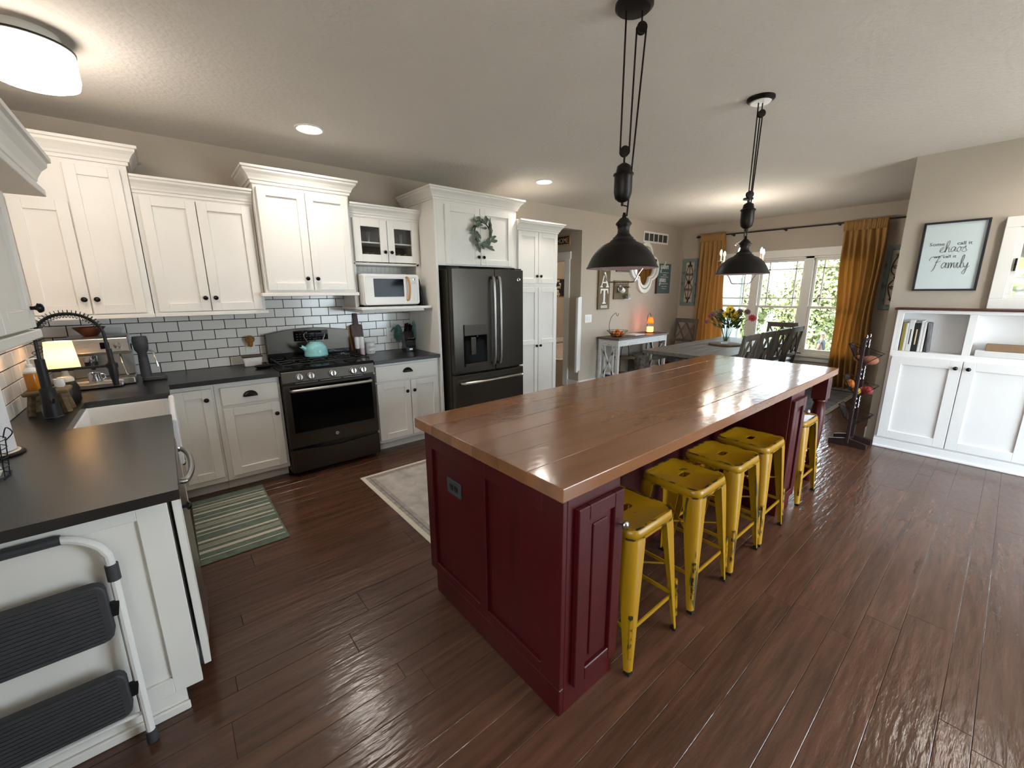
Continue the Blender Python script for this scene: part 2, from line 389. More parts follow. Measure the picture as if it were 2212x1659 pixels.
# ---------------------------------------------------------------- joinery helpers
def knob(parent, pos, d, m='black_knob', r=.0165, name='knob'):
    prof = [(r*.42, -.002), (r*.36, .008), (r*.5, .014), (r, .018), (r*1.02, .023), (r*.75, .030), (0, .033)]
    return build(MB().lathe(prof, pos, 14, d), name, m, parent, smooth=True, ang=60)
def cup_pull(parent, x, z, y, w=.10, h=.042):
    mb = MB(); vs = []; n, k = 12, 5
    for j in range(k+1):
        t = PI/2*j/k
        for i in range(n+1):
            a = PI*i/n; vs.append((x+w/2*math.cos(a)*(math.cos(t)*.18+.82 if j < k else .82), y-.030*math.sin(t), z+h*math.sin(a)*math.cos(t)))
    mb.add(vs, [(j*(n+1)+i, j*(n+1)+i+1, (j+1)*(n+1)+i+1, (j+1)*(n+1)+i) for j in range(k) for i in range(n)])
    o = build(mb, 'cup_pull', 'black_knob', parent, smooth=True, ang=70)
    so = o.modifiers.new('thickness', 'SOLIDIFY'); so.thickness = .003; return o
def shaker(parent, face, p, u0, u1, v0, v1, m='cabinet_white', rail=.06, th=.022, rec=.013, glass=False, mid=None, name='door'):
    mb = MB()
    mb.fbox(face, p, u0, u0+rail, v0, v1, 0, th); mb.fbox(face, p, u1-rail, u1, v0, v1, 0, th)
    mb.fbox(face, p, u0+rail, u1-rail, v0, v0+rail, 0, th); mb.fbox(face, p, u0+rail, u1-rail, v1-rail, v1, 0, th)
    if mid: mb.fbox(face, p, u0+rail, u1-rail, mid-rail/2, mid+rail/2, 0, th)
    if not glass: mb.fbox(face, p, u0+rail-.004, u1-rail+.004, v0+rail-.004, v1-rail+.004, 0, th-rec)
    o = build(mb, name, m, parent, bevel=.0018)
    if glass: build(MB().fbox(face, p, u0+rail, u1-rail, v0+rail, v1-rail, th*.4, th*.6), 'pane', 'clear_glass', o)
    return o
CROWN = [(0, 0), (.012, 0), (.014, .018), (.022, .022), (.026, .036), (.040, .060), (.058, .078), (.060, .092), (.072, .096), (.072, .112), (0, .112)]
def crown(parent, path, z, k=1., m='cabinet_white', name='crown_moulding', kz=None):
    """sweep the crown profile along an open path (x,y), outward to the right of travel, mitred"""
    kz = kz or k; n = len(path); off = []
    for i in range(n):
        ns = []
        for a, b in ((i-1, i), (i, i+1)):
            if a >= 0 and b < n:
                dx, dy = path[b][0]-path[a][0], path[b][1]-path[a][1]; l = math.hypot(dx, dy); ns.append((dy/l, -dx/l))
        if len(ns) == 1: off.append(ns[0])
        else:
            a, b = ns; q = 1+a[0]*b[0]+a[1]*b[1]; off.append(((a[0]+b[0])/q, (a[1]+b[1])/q))
    mb = MB(); m_ = len(CROWN); vs = []
    for (x, y), (ox, oy) in zip(path, off):
        for o, h in CROWN: vs.append((x+ox*o*k, y+oy*o*k, z+h*kz))
    fs = [(i*m_+j, i*m_+(j+1) % m_, (i+1)*m_+(j+1) % m_, (i+1)*m_+j) for i in range(n-1) for j in range(m_)]
    fs += [tuple(range(m_)), tuple((n-1)*m_+j for j in range(m_))[::-1]]
    return build(mb.add(vs, fs), name, m, parent)

# ---------------------------------------------------------------- the shell
ZC = 2.687; XD = 8.55; YR = -6.7
WIN = (-2.88, -.56, .505, 2.03)        # dining window opening y0,y1,z0,z1
floor = struct(MB().box(-.15, 11.2, YR-.15, 4.75, -.06, -.016), 'floor', 'subfloor', 'dark hardwood plank floor through kitchen and dining room')
# planks, laid along x
def plank_mesh(x0, x1, y0, y1):
    g, c = .0004, .0016; z1 = random.uniform(-.0008, 0)
    a, b, e, d = x0+g, x1-g, y0+g, y1-g
    v = [(a, e, -.016), (b, e, -.016), (b, d, -.016), (a, d, -.016), (a, e, z1-c*.7), (b, e, z1-c*.7), (b, d, z1-c*.7), (a, d, z1-c*.7),
         (a+c, e+c, z1), (b-c, e+c, z1), (b-c, d-c, z1), (a+c, d-c, z1)]
    f = [(0, 1, 5, 4), (1, 2, 6, 5), (2, 3, 7, 6), (3, 0, 4, 7), (4, 5, 9, 8), (5, 6, 10, 9), (6, 7, 11, 10), (7, 4, 8, 11), (8, 9, 10, 11)]
    return v, f
rest = MB(); y = -.0; widths = [.127, .16, .085]; k = 0; count = 0
while y > YR:
    w = widths[k % 3]; k += 1; y0 = max(y-w, YR); x = -.0; first = True
    while x < XD:
        L_ = random.uniform(.5, 1.9) if first else random.uniform(1.0, 2.2); first = False
        x1 = min(x+L_, XD)
        if XD-x1 < .35: x1 = XD
        v, f = plank_mesh(x, x1, y0, y)
        hidden = y0 < -5.0 or (x1 < .62 and y > -2.5) or (y > -.5 and x1 < 4.6) or (x > 6.2 and y < -3.55) or (x > 2.0 and x1 < 3.9 and -2.95 < y0 and y < -2.6)
        if hidden: rest.add(v, f)
        else:
            o = build(MB().add(v, f), 'plank', 'plank_wood', floor); count += 1
        x = x1
    y = y0
o = build(rest, 'plank_remainder', 'plank_wood', floor); o['kind'] = 'stuff'
build(MB().box(4.6, 11.1, 0, 4.7, -.016, -.001), 'hall_boards', 'plank_wood', floor)

struct(MB().box(-.15, 11.2, YR-.15, 4.75, ZC, ZC+.1), 'ceiling', 'ceiling_paint', 'pale textured ceiling')
OPX0, OPX1, OPZ = 4.72, 5.635, 2.41
wb = MB().box(-.15, OPX0, 0, .12, 0, ZC).box(OPX0, OPX1, 0, .12, OPZ, ZC).box(OPX1, XD+.15, 0, .12, 0, ZC)
wall_back = struct(wb, 'wall_back', 'wall_paint', 'taupe wall behind range, fridge and dining console')
SW = (-5.25, -3.95, .9, 2.1)
wl = MB().box(-.15, 0, SW[1], 0, 0, ZC).box(-.15, 0, YR, SW[0], 0, ZC).box(-.15, 0, SW[0], SW[1], 0, SW[2]).box(-.15, 0, SW[0], SW[1], SW[3], ZC)
wall_left = struct(wl, 'wall_left', 'wall_paint', 'taupe wall behind the sink counter')
ww = MB().box(XD, XD+.15, WIN[1], 0, 0, ZC).box(XD, XD+.15, YR, WIN[0], 0, ZC).box(XD, XD+.15, WIN[0], WIN[1], 0, WIN[2]).box(XD, XD+.15, WIN[0], WIN[1], WIN[3], ZC)
struct(ww, 'wall_window', 'wall_paint', 'taupe dining room wall around the triple window')
struct(MB().box(6.11, 6.35, YR, -3.525, 0, ZC), 'wall_right', 'wall_paint', 'taupe wall above the white built-in cabinet')
struct(MB().box(-.15, 3.2, YR-.15, YR, 0, ZC).box(5.6, XD+.15, YR-.15, YR, 0, ZC).box(3.2, 5.6, YR-.15, YR, 2.15, ZC), 'wall_front', 'wall_paint', 'taupe wall behind the viewer with added fill-light doors')
# hall beyond the opening and the room past it
DY0, DY1, DZ = .325, 1.22, 2.01
hm = MB().box(OPX1, OPX1+.12, .12, DY0, 0, ZC).box(OPX1, OPX1+.12, DY1, 4.75, 0, ZC).box(OPX1, OPX1+.12, DY0, DY1, DZ, ZC)
struct(hm, 'wall_hall', 'wall_paint', 'shaded hall wall with the doorway and sign')
struct(MB().box(OPX0-.12, OPX0, .12, 2.6, 0, ZC).box(OPX0-.12, OPX1, 2.6, 2.72, 0, ZC), 'wall_hall_far', 'wall_paint', 'plain end of the hall')
struct(MB().box(OPX1+.12, 11.2, 4.6, 4.75, 0, ZC).box(11.05, 11.2, .1, 4.6, 0, ZC).box(XD+.15, 11.2, .0, .12, 0, ZC), 'wall_far_room', 'wall_paint', 'cream wall of the room beyond the hall doorway')
tr = MB().box(OPX1-.02, OPX1, DY0-.105, DY0, 0, DZ+.01).box(OPX1-.02, OPX1, DY1, DY1+.105, 0, DZ+.01)
trim = struct(tr, 'trim_1', 'trim_white', 'cream door casing in the hall', bevel=.003)
build(MB().box(OPX1-.028, OPX1, DY0-.125, DY1+.125, DZ, DZ+.115), 'head_casing', 'trim_white', trim, bevel=.003)
build(MB().box(OPX1, OPX1+.12, DY0-.0, DY0+.018, 0, DZ).box(OPX1, OPX1+.12, DY0+.018, DY1, DZ-.018, DZ), 'door_jamb', 'trim_white', trim)
# baseboards
bb = MB().box(OPX1+.0, XD, -.016, 0, 0, .115); struct(bb, 'baseboard_back', 'trim_white', 'white baseboard under the dining console', bevel=.003)
struct(MB().box(XD-.016, XD, -3.5, -.016, 0, .115), 'baseboard_window', 'trim_white', 'white baseboard under the dining window', bevel=.003)
struct(MB().box(OPX1-.015, OPX1, .0, DY0-.105, 0, .115), 'baseboard_hall', 'trim_white', 'short white baseboard at the hall opening', bevel=.003)
struct(MB().box(OPX1+.12, 11.05, 4.585, 4.6, 0, .13), 'baseboard_far_room', 'trim_white', 'white baseboard in the room past the hall', bevel=.003)
struct(MB().box(6.13, 6.35, -3.525, -3.511, 0, .115), 'baseboard_right', 'trim_white', 'white baseboard on the wall end beside the built-in')

# ---------------------------------------------------------------- dining window: three double-hung units
def window(name, x, face_in, y0, y1, z0, z1, label, grid=True, units=3, split=None):
    """window in a wall in plane x; face_in = -1 when the room lies towards -x"""
    s = face_in; fr = MB()
    def bx(mb, a0, a1, d0, d1, c0, c1):
        xs = sorted((x+s*d0, x+s*d1)); mb.box(xs[0], xs[1], a0, a1, c0, c1)
    # casing on the room side, sill, apron
    bx(fr, y0-.10, y0, 0, .022, z0-.02, z1); bx(fr, y1, y1+.10, 0, .022, z0-.02, z1)
    bx(fr, y0-.12, y1+.12, 0, .03, z1, z1+.12); bx(fr, y0-.10, y1+.10, 0, .02, z0-.11, z0-.02)
    w = struct(fr, name, 'trim_white', label, bevel=.003)
    sl = MB(); bx(sl, y0-.13, y1+.13, -.08, .05, z0-.035, z0-.005); build(sl, 'window_sill', 'trim_white', w, bevel=.004)
    cuts = split or [y0+(y1-y0)*i/units for i in range(units+1)]
    fm = MB()
    for c in cuts:
        h = .055 if c not in (cuts[0], cuts[-1]) else .035
        bx(fm, max(c-h, y0), min(c+h, y1), -.11, .0, z0, z1)
    bx(fm, y0, y1, -.11, 0, z1-.03, z1); bx(fm, y0, y1, -.11, 0, z0, z0+.02)
    build(fm, 'mullion_frame', 'trim_white', w, bevel=.002)
    zm = z0+(z1-z0)*.485
    for i in range(len(cuts)-1):
        a = cuts[i]+(.055 if i else .035); b = cuts[i+1]-(.055 if i < len(cuts)-2 else .035)
        for up_, (c0, c1, d0, d1) in enumerate(((z0+.02, zm+.02, -.045, -.015), (zm-.02, z1-.03, -.085, -.055))):
            sm = MB(); t = .038
            bx(sm, a, a+t, d0, d1, c0, c1); bx(sm, b-t, b, d0, d1, c0, c1); bx(sm, a+t, b-t, d0, d1, c0, c0+t+(.02 if not up_ else 0)); bx(sm, a+t, b-t, d0, d1, c1-t, c1)
            sash = build(sm, 'sash', 'trim_white', w, bevel=.002)
            gp = MB(); bx(gp, a+t, b-t, (d0+d1)/2-.002, (d0+d1)/2+.002, c0+t, c1-t); build(gp, 'pane', 'window_glass', sash)
            if up_ and grid:
                gm = MB(); dm = (d0+d1)/2; ww_ = b-a
                for q in (a+.17*ww_+.02, b-.17*ww_-.02): bx(gm, q-.010, q+.010, dm-.006, dm+.006, c0+t, c1-t)
                for q in (c0+.16, c1-.15): bx(gm, a+t, b-t, dm-.006, dm+.006, q-.010, q+.010)
                build(gm, 'grille', 'trim_white', sash)
    return w
window('window_1', XD, -1, WIN[0], WIN[1], WIN[2], WIN[3], 'white triple double-hung dining window', split=[WIN[0], -2.135, -1.375, WIN[1]])
window('window_2', 0, 1, SW[0], SW[1], SW[2], SW[3], 'white side window behind the viewer', grid=False, units=2)
fd = MB()  # doors added out of view, their width set by the fill daylight wanted
for x in (3.2, 4.36, 5.52): fd.box(x, x+.08, YR-.1, YR-.02, 0, 2.15)
fd.box(3.2, 5.6, YR-.1, YR-.02, 2.07, 2.15).box(3.2, 5.6, YR-.1, YR-.02, 0, .06)
pd = struct(fd, 'door_added', 'trim_white', 'glazed doors added behind the viewer for fill daylight', bevel=.003)
for x in (3.28, 4.44): build(MB().box(x, x+1.08, YR-.062, YR-.058, .06, 2.07), 'pane', 'window_glass', pd)

# ---------------------------------------------------------------- subway tiles
TW, TH, G = .1510, .0750, .0050
ZT0 = .916
build(MB().box(0, 2.774, -.004, 0, ZT0-.01, 1.40).box(1.33, 2.1, -.0039, 0, 1.40, 1.56), 'grout_bed', 'grout', wall_back)
def tile_mesh(w, h):
    c = .0022; d = .009
    v = [(0, 0, 0), (w, 0, 0), (w, 0, h), (0, 0, h), (0, -d+c, 0), (w, -d+c, 0), (w, -d+c, h), (0, -d+c, h), (c, -d, c), (w-c, -d, c), (w-c, -d, h-c), (c, -d, h-c)]
    f = [(0, 1, 5, 4), (1, 2, 6, 5), (2, 3, 7, 6), (3, 0, 4, 7), (4, 5, 9, 8), (5, 6, 10, 9), (6, 7, 11, 10), (7, 4, 8, 11), (8, 9, 10, 11)]
    me = bpy.data.meshes.new('tile'); me.from_pydata(v, [], f); me.update(); me.materials.append(MATS['tile_glaze']); return me
TM = {}
def put_tile(parent, u0, u1, z0, z1, left=False):
    w, h = round(u1-u0, 3), round(z1-z0, 3)
    if w < .012 or h < .008: return
    if (w, h) not in TM: TM[(w, h)] = tile_mesh(w, h)
    o = bpy.data.objects.new('tile', TM[(w, h)]); COL.objects.link(o); o.parent = parent
    if left: o.location = (.0, u1, z0); o.rotation_euler = (0, 0, PI/2); o.location = (.0, u0, z0)
    else: o.location = (u0, -.001, z0)
for r in range(9):
    z0 = ZT0+r*(TH+G); z1 = z0+TH; off = -(TW+G)/2*(r % 2)-.03; i = 0
    while True:
        u0 = off+i*(TW+G); u1 = u0+TW; i += 1
        if u0 > 2.772: break
        a, b = max(u0, .002), min(u1, 2.772)
        if b <= a: continue
        top = 1.40 if (b < 1.34 or a > 2.09) else 1.56
        if z0 > top: continue
        put_tile(wall_back, a, b, z0, min(z1, top))
build(MB().box(0, .004, -2.70, -.012, ZT0-.01, 1.40), 'grout_bed', 'grout', wall_left)
for r in range(6):
    z0 = ZT0+r*(TH+G); off = -.02+(TW+G)/2*(r % 2); i = 0
    while i < 18:
        u1 = off-i*(TW+G); u0 = u1-TW; i += 1
        put_tile(wall_left, max(u0, -2.68), min(u1, -.012), z0, z0+TH, True)

# ---------------------------------------------------------------- upper cabinets, left to right
def upper(name, label, x0, x1, z0, z1, yf, doors, ctop, path=None, rail=True, rx=(0, 0), ck=1.):
    t = thing(name, label, 'cabinet', ((x0+x1)/2, 0, z0))
    build(MB().box(x0, x1, yf, -.001, z0, z1), 'body', 'cabinet_white', t, bevel=.002)
    for (a, b, c0, c1, kx, kz) in doors:
        d = shaker(t, '-y', yf, a, b, c0, c1)
        knob(d, (kx, yf-.02, kz), (0, -1, 0))
    if rail: build(MB().box(x0-rx[0], x1+rx[1], yf-.028, 0, z0-.028, z0), 'light_rail', 'cabinet_white', t, bevel=.003)
    crown(t, path or [(x0, 0), (x0, yf), (x1, yf), (x1, 0)], z1-.004, ck, kz=(ctop-z1+.004)/.112)
    return t
upper('corner_wall_cabinet', 'tall white corner wall cabinet with one short and one tall door', .003, .622, 1.395, 2.37, -.355,
      [(.048, .310, 1.402, 2.105, .286, 1.497), (.317, .585, 1.402, 2.335, .347, 1.497)], 2.485, path=[(.003, -.355), (.622, -.355), (.622, 0)], rx=(0, .003))
upper('wall_cabinet', 'white two-door wall cabinet between corner cabinet and range cabinet', .626, 1.333, 1.395, 2.212, -.33,
      [(.655, .964, 1.402, 2.19, .936, 1.498), (.970, 1.31, 1.402, 2.19, 1.001, 1.498)], 2.315, path=[(.626, -.33), (1.333, -.33)], rx=(0, .015))
upper('range_wall_cabinet', 'tall white wall cabinet with two doors above the range', 1.337, 2.062, 1.532, 2.362, -.41,
      [(1.356, 1.698, 1.552, 2.335, 1.655, 1.648), (1.704, 2.045, 1.552, 2.335, 1.735, 1.648)], 2.475, rx=(.035, .02))
# glass-door cabinet over the microwave niche: hollow
t = thing('glass_door_cabinet', 'white wall cabinet with two glass doors over the microwave niche', 'cabinet', (2.43, 0, 1.37))
gx0, gx1, gy = 2.075, 2.773, -.33
bd = MB().box(gx0, gx0+.02, gy, -.012, 1.365, 2.215).box(gx1-.02, gx1, gy, -.012, 1.40, 2.215).box(gx0+.02, gx1-.02, gy, -.012, 2.19, 2.215).box(gx0+.02, gx1-.02, gy, -.012, 1.785, 1.805)
bd.box(gx0+.02, gx0+.035, gy, gy+.02, 1.40, 2.19).box(gx1-.045, gx1-.02, gy, gy+.02, 1.40, 2.19)
build(bd, 'body', 'cabinet_white', t, bevel=.0015)
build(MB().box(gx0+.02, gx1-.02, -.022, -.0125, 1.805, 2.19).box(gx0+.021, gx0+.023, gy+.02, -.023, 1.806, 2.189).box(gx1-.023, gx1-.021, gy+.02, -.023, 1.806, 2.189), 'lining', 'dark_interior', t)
bp = MB().box(gx0+.02, gx1-.02, -.018, -.0125, 1.40, 1.785)
for i in range(14): bp.box(gx0+.024+i*.047, gx0+.067+i*.047, -.022, -.018, 1.40, 1.785)
build(bp, 'beadboard_back', 'cabinet_white', t)
build(MB().box(gx0+.023, gx1-.023, gy+.03, -.023, 1.985, 1.998), 'inner_shelf', 'cabinet_white', t)
for a, b, kx in ((2.105, 2.424, 2.392), (2.430, 2.748, 2.457)):
    d = shaker(t, '-y', gy, a, b, 1.812, 2.195, glass=True, rail=.068)
    knob(d, (kx, gy-.02, 1.905), (0, -1, 0))
crown(t, [(gx0, gy), (gx1, gy)], 2.211, 1., kz=(2.316-2.211)/.112)
build(MB().box(2.055, 2.773, -.535, -.002, 1.372, 1.396), 'microwave_shelf', 'cabinet_white', t, bevel=.003)
build(MB().prism([(-.50, 1.350), (-.49, 1.372), (-.02, 1.372), (-.02, 1.350), (-.47, 1.345)], lambda u, v: (2.075, u, v), lambda u, v: (2.70, u, v)), 'shelf_cleat', 'cabinet_white', t)
gm = MB().lathe([(.0, .002), (.024, .002), (.03, .10), (.027, .10), (.022, .008), (0, .008)], (0, 0, 0), 14)
g0 = build(gm, 'drinking_glass', 'clear_glass', None, smooth=True)
spots = [(2.20, -.20, 1.806), (2.265, -.22, 1.806), (2.33, -.2, 1.806), (2.53, -.21, 1.806), (2.60, -.2, 1.806), (2.665, -.22, 1.806), (2.21, -.2, 1.999), (2.29, -.22, 1.999), (2.54, -.2, 1.999), (2.63, -.21, 1.999)]
for i, p in enumerate(spots):
    o = g0 if i == 0 else g0.copy()
    if i: COL.objects.link(o)
    o.location = p
    tag(o, '%s clear drinking glass behind the %s glass door, %s shelf' % (('left', 'middle', 'right')[(0, 1, 2, 0, 1, 2, 0, 2, 0, 2)[i]], 'left' if p[0] < 2.43 else 'right', 'lower' if p[2] < 1.9 else 'upper'), 'glass', 'glasses behind the %s door on the %s shelf' % ('left' if p[0] < 2.43 else 'right', 'lower' if p[2] < 1.9 else 'upper'))

# left wall cabinet, seen along its doors
t = thing('sink_side_cabinet', 'white wall cabinet at the far left, seen along its doors', 'cabinet', (.17, -2.8, 1.40))
build(MB().box(.006, .31, -3.40, -2.15, 1.412, 1.868), 'body', 'cabinet_white', t, bevel=.002)
for a, b, ky in ((-2.54, -2.165, -2.195), (-2.95, -2.55, -2.92), (-3.38, -2.96, -2.99)):
    d = shaker(t, '+x', .31, a, b, 1.42, 1.855); knob(d, (.332, ky, 1.485), (1, 0, 0))
build(MB().box(.006, .335, -3.40, -2.13, 1.382, 1.412), 'light_rail', 'cabinet_white', t, bevel=.003)
build(MB().box(.006, .415, -3.40, -2.045, 1.868, 1.892), 'soffit_board', 'cabinet_white', t, bevel=.002)
crown(t, [(.385, -3.40), (.385, -2.075), (.006, -2.075)], 1.892, .8, kz=1.0)

# fridge surround
t = thing('fridge_surround_cabinet', 'white cabinet above the refrigerator with full-height side panels', 'cabinet', (3.29, 0, 0))
yf = -.645
build(MB().box(2.775, 2.800, yf, -.002, 0, 2.40), 'side_panel', 'cabinet_white', t, bevel=.002)
build(MB().box(3.772, 3.797, yf, -.002, 0, 2.40), 'side_panel', 'cabinet_white', t, bevel=.002)
build(MB().box(2.800, 3.772, yf, -.002, 1.785, 2.40), 'body', 'cabinet_white', t, bevel=.002)
for a, b, kx in ((2.885, 3.292, 3.262), (3.298, 3.725, 3.328)):
    d = shaker(t, '-y', yf, a, b, 1.797, 2.352); knob(d, (kx, yf-.02, 1.877), (0, -1, 0))
crown(t, [(2.775, 0), (2.775, yf), (3.797, yf), (3.797, 0)], 2.385, 1.05, kz=.95)
# pantry
t = thing('pantry_cabinet', 'tall white pantry cabinet with four doors right of the refrigerator', 'cabinet', (4.12, 0, 0))
px0, px1 = 3.80, 4.445
build(MB().box(px0, px1, yf, -.002, .09, 2.205).box(px0, px1, yf+.07, -.002, 0, .09), 'body', 'cabinet_white', t, bevel=.002)
for a, b, kx in ((px0+.012, 4.117, 4.085), (4.123, px1-.012, 4.150)):
    d = shaker(t, '-y', yf, a, b, 1.62, 2.19, rail=.055); knob(d, (kx, yf-.02, 1.70), (0, -1, 0))
    d = shaker(t, '-y', yf, a, b, .10, 1.572, rail=.055, mid=.93); knob(d, (kx, yf-.02, .885), (0, -1, 0))
crown(t, [(px0, yf), (px1, yf), (px1, 0)], 2.195, 1.05, kz=.97)

# ---------------------------------------------------------------- base cabinets
YB = -.60; Z1 = .878
def toe(t, x0, x1): build(MB().box(x0, x1, -.50, -.49, 0, .10), 'toe_kick', 'cabinet_white', t)
t = thing('corner_base_cabinet', 'white base cabinet with one narrow door beside the sink corner', 'cabinet', (.75, -.3, 0))
build(MB().box(.60, .875, YB, -.004, .10, Z1), 'body', 'cabinet_white', t, bevel=.0015); toe(t, .60, .875)
d = shaker(t, '-y', YB, .632, .858, .145, .845); knob(d, (.822, YB-.02, .766), (0, -1, 0))
t = thing('drawer_base_cabinet', 'white base cabinet with a drawer over one door, left of the range', 'cabinet', (1.1, -.3, 0))
build(MB().box(.877, 1.312, YB, -.004, .10, Z1), 'body', 'cabinet_white', t, bevel=.0015); toe(t, .877, 1.312)
d = build(MB().box(.913, 1.292, YB-.02, YB, .70, .838), 'drawer', 'cabinet_white', t, bevel=.003); cup_pull(d, 1.10, .755, YB-.02)
d = shaker(t, '-y', YB, .913, 1.292, .138, .675); knob(d, (1.262, YB-.02, .583), (0, -1, 0))
t = thing('double_base_cabinet', 'white base cabinet with a wide drawer over two doors, right of the range', 'cabinet', (2.43, -.3, 0))
build(MB().box(2.086, 2.773, YB, -.004, .10, Z1), 'body', 'cabinet_white', t, bevel=.0015); toe(t, 2.086, 2.773)
d = build(MB().box(2.105, 2.752, YB-.02, YB, .705, .855), 'drawer', 'cabinet_white', t, bevel=.003); cup_pull(d, 2.42, .775, YB-.02)
for a, b, kx in ((2.105, 2.44, 2.40), (2.447, 2.752, 2.475)):
    d = shaker(t, '-y', YB, a, b, .13, .69); knob(d, (kx, YB-.02, .585), (0, -1, 0))
# left run
t = thing('sink_base_cabinet', 'white base cabinet under the farmhouse sink', 'cabinet', (.3, -1.2, 0))
build(MB().box(.004, .595, -1.78, -.604, .10, .64).box(.004, .595, -.94, -.604, .64, Z1).box(.004, .595, -1.78, -1.66, .64, Z1).box(.004, .52, -1.78, -.604, 0, .10), 'body', 'cabinet_white', t, bevel=.0015)
for a, b, ky in ((-1.765, -1.30, -1.33), (-1.295, -.83, -1.265)):
    d = shaker(t, '+x', .595, a, b, .12, .63); knob(d, (.615, ky, .56), (1, 0, 0))
t = thing('end_base_cabinet', 'white base cabinet with recessed end panel behind the step stool', 'cabinet', (.3, -2.5, 0))
build(MB().box(.004, .585, -2.535, -2.395, .10, Z1).box(.004, .52, -2.535, -2.395, 0, .10), 'body', 'cabinet_white', t, bevel=.0015)
ep = MB(); e = '-y'
ep.fbox(e, -2.535, .505, .588, .085, Z1, 0, .025).fbox(e, -2.535, .004, .10, .085, Z1, 0, .025).fbox(e, -2.535, .10, .505, .79, Z1, 0, .025).fbox(e, -2.535, .10, .505, .085, .15, 0, .025).fbox(e, -2.535, .09, .515, .14, .80, 0, .012).fbox(e, -2.535, .004, .535, 0, .085, 0, .022)
build(ep, 'end_panel', 'cabinet_white', t, bevel=.002)
build(MB().fbox(e, -2.557, .004, .54, 0, .035, 0, .014), 'base_shoe', 'cabinet_white', t, bevel=.004)
d = shaker(t, '+x', .600, -2.555, -2.405, .145, .872, rail=.035); knob(d, (.62, -2.42, .74), (1, 0, 0))
# dishwasher
t = thing('dishwasher', 'stainless dishwasher under the counter, seen along its front', 'dishwasher', (.3, -2.09, 0))
build(MB().box(.01, .59, -2.385, -1.79, .02, .87), 'tub', 'plastic_grey', t)
build(MB().prism([(-2.385, .595), (-2.385, .622), (-2.25, .632), (-2.09, .636), (-1.92, .632), (-1.79, .622), (-1.79, .595)], lambda u, v: (v, u, .11), lambda u, v: (v, u, .872)), 'door', 'brushed_steel', t, bevel=.002)
hp = smooth_path([(.63, -2.30, .80), (.648, -2.30, .80), (.668, -2.20, .80), (.673, -2.08, .80), (.668, -1.96, .80), (.648, -1.86, .80), (.63, -1.86, .80)], 5)
build(MB().tube(hp, .0115, 10), 'handle', 'brushed_steel', t, smooth=True)

# ---------------------------------------------------------------- counters with the sink cut-out
ZT, ZB = .914, .880
t = thing('black_countertop', 'black stone countertop around the sink and left of the range', 'countertop', (.3, -1.3, ZB))
build(MB().box(.004, 1.314, -.652, -.011, ZB, ZT).box(.004, .629, -.935, -.652, ZB, ZT).box(.004, .245, -1.575, -.935, ZB, ZT).box(.004, .629, -2.688, -1.575, ZB, ZT), 'slab', 'black_stone', t)
t = build(MB().box(2.084, 2.773, -.652, -.011, ZB, ZT), 'black_countertop', 'black_stone', None, bevel=.003)
tag(t, 'short black stone countertop between range and refrigerator', 'countertop')
# sink
t = thing('farmhouse_sink', 'white apron-front farmhouse sink', 'sink', (.4, -1.25, .65))
sk = MB().box(.225, .25, -1.60, -.91, .66, .878).box(.25, .618, -.935, -.91, .66, .878).box(.25, .618, -1.60, -1.575, .66, .878).box(.25, .618, -1.575, -.935, .66, .685)
build(sk, 'basin', 'sink_white', t, bevel=.006, seg=2)
build(MB().box(.618, .648, -1.645, -.955, .65, .90), 'apron', 'sink_white', t, bevel=.010, seg=3)
build(MB().lathe([(0, 0), (.045, 0), (.045, .004), (.03, .006), (0, .003)], (.42, -1.25, .685), 20), 'drain', 'brushed_steel', t, smooth=True)
# faucet
fx, fy = .165, -1.25
t = thing('spring_faucet', 'matte black spring pull-down faucet arching over the sink', 'faucet', (fx, fy, ZT))
build(MB().lathe([(.038, 0), (.038, .006), (.033, .01), (.029, .15), (.026, .155)], (fx, fy, ZT), 18), 'base', 'black_iron', t, smooth=True)
build(MB().lathe([(.026, .15), (.020, .16), (.019, .30), (.014, .305)], (fx, fy, ZT), 14), 'column', 'black_iron', t, smooth=True)
arc = [(fx, fy, 1.21), (fx+.002, fy, 1.30)]+[(fx+.125-.125*math.cos(a), fy, 1.31+.125*math.sin(a)) for a in [PI*i/14 for i in range(1, 14)]]+[(fx+.25, fy, 1.30), (fx+.254, fy, 1.19)]
arc = smooth_path(arc, 3)
build(MB().tube(arc, .0075, 8), 'hose', 'black_iron', t, smooth=True)
sp = []; Ltot = len(arc)-1; turns = 26
for i in range(turns*10):
    u = .02+.80*i/(turns*10-1); q = u*Ltot; j = int(q); fr_ = q-j; p = arc[j].lerp(arc[min(j+1, Ltot)], fr_)
    d = (arc[min(j+1, Ltot)]-arc[max(j-1, 0)]).normalized(); n1 = Vector((0, 1, 0)); n2 = d.cross(n1); a = 2*PI*i/10
    sp.append(p+(n1*math.cos(a)+n2*math.sin(a))*.0195)
build(MB().tube(sp, .0016, 5), 'spring', 'black_iron', t, smooth=True)
build(MB().lathe([(.012, 0), (.014, .03), (.019, .06), (.02, .12), (.013, .135), (.012, .20)], (fx+.255, fy, 1.045), 14), 'spray_head', 'black_iron', t, smooth=True)
build(MB().tube([(fx, fy, 1.155), (fx+.25, fy, 1.155)], .007, 8).lathe([(.024, -.012), (.024, .012)], (fx+.255, fy, 1.155), 14).lathe([(.02, -.012), (.02, .012)], (fx, fy, 1.155), 14), 'holder_arm', 'black_iron', t, smooth=True)
build(MB().tube([(fx, fy, .99), (fx+.02, fy-.05, 1.0), (fx+.03, fy-.09, 1.03)], .006, 8), 'lever', 'black_iron', t, smooth=True)

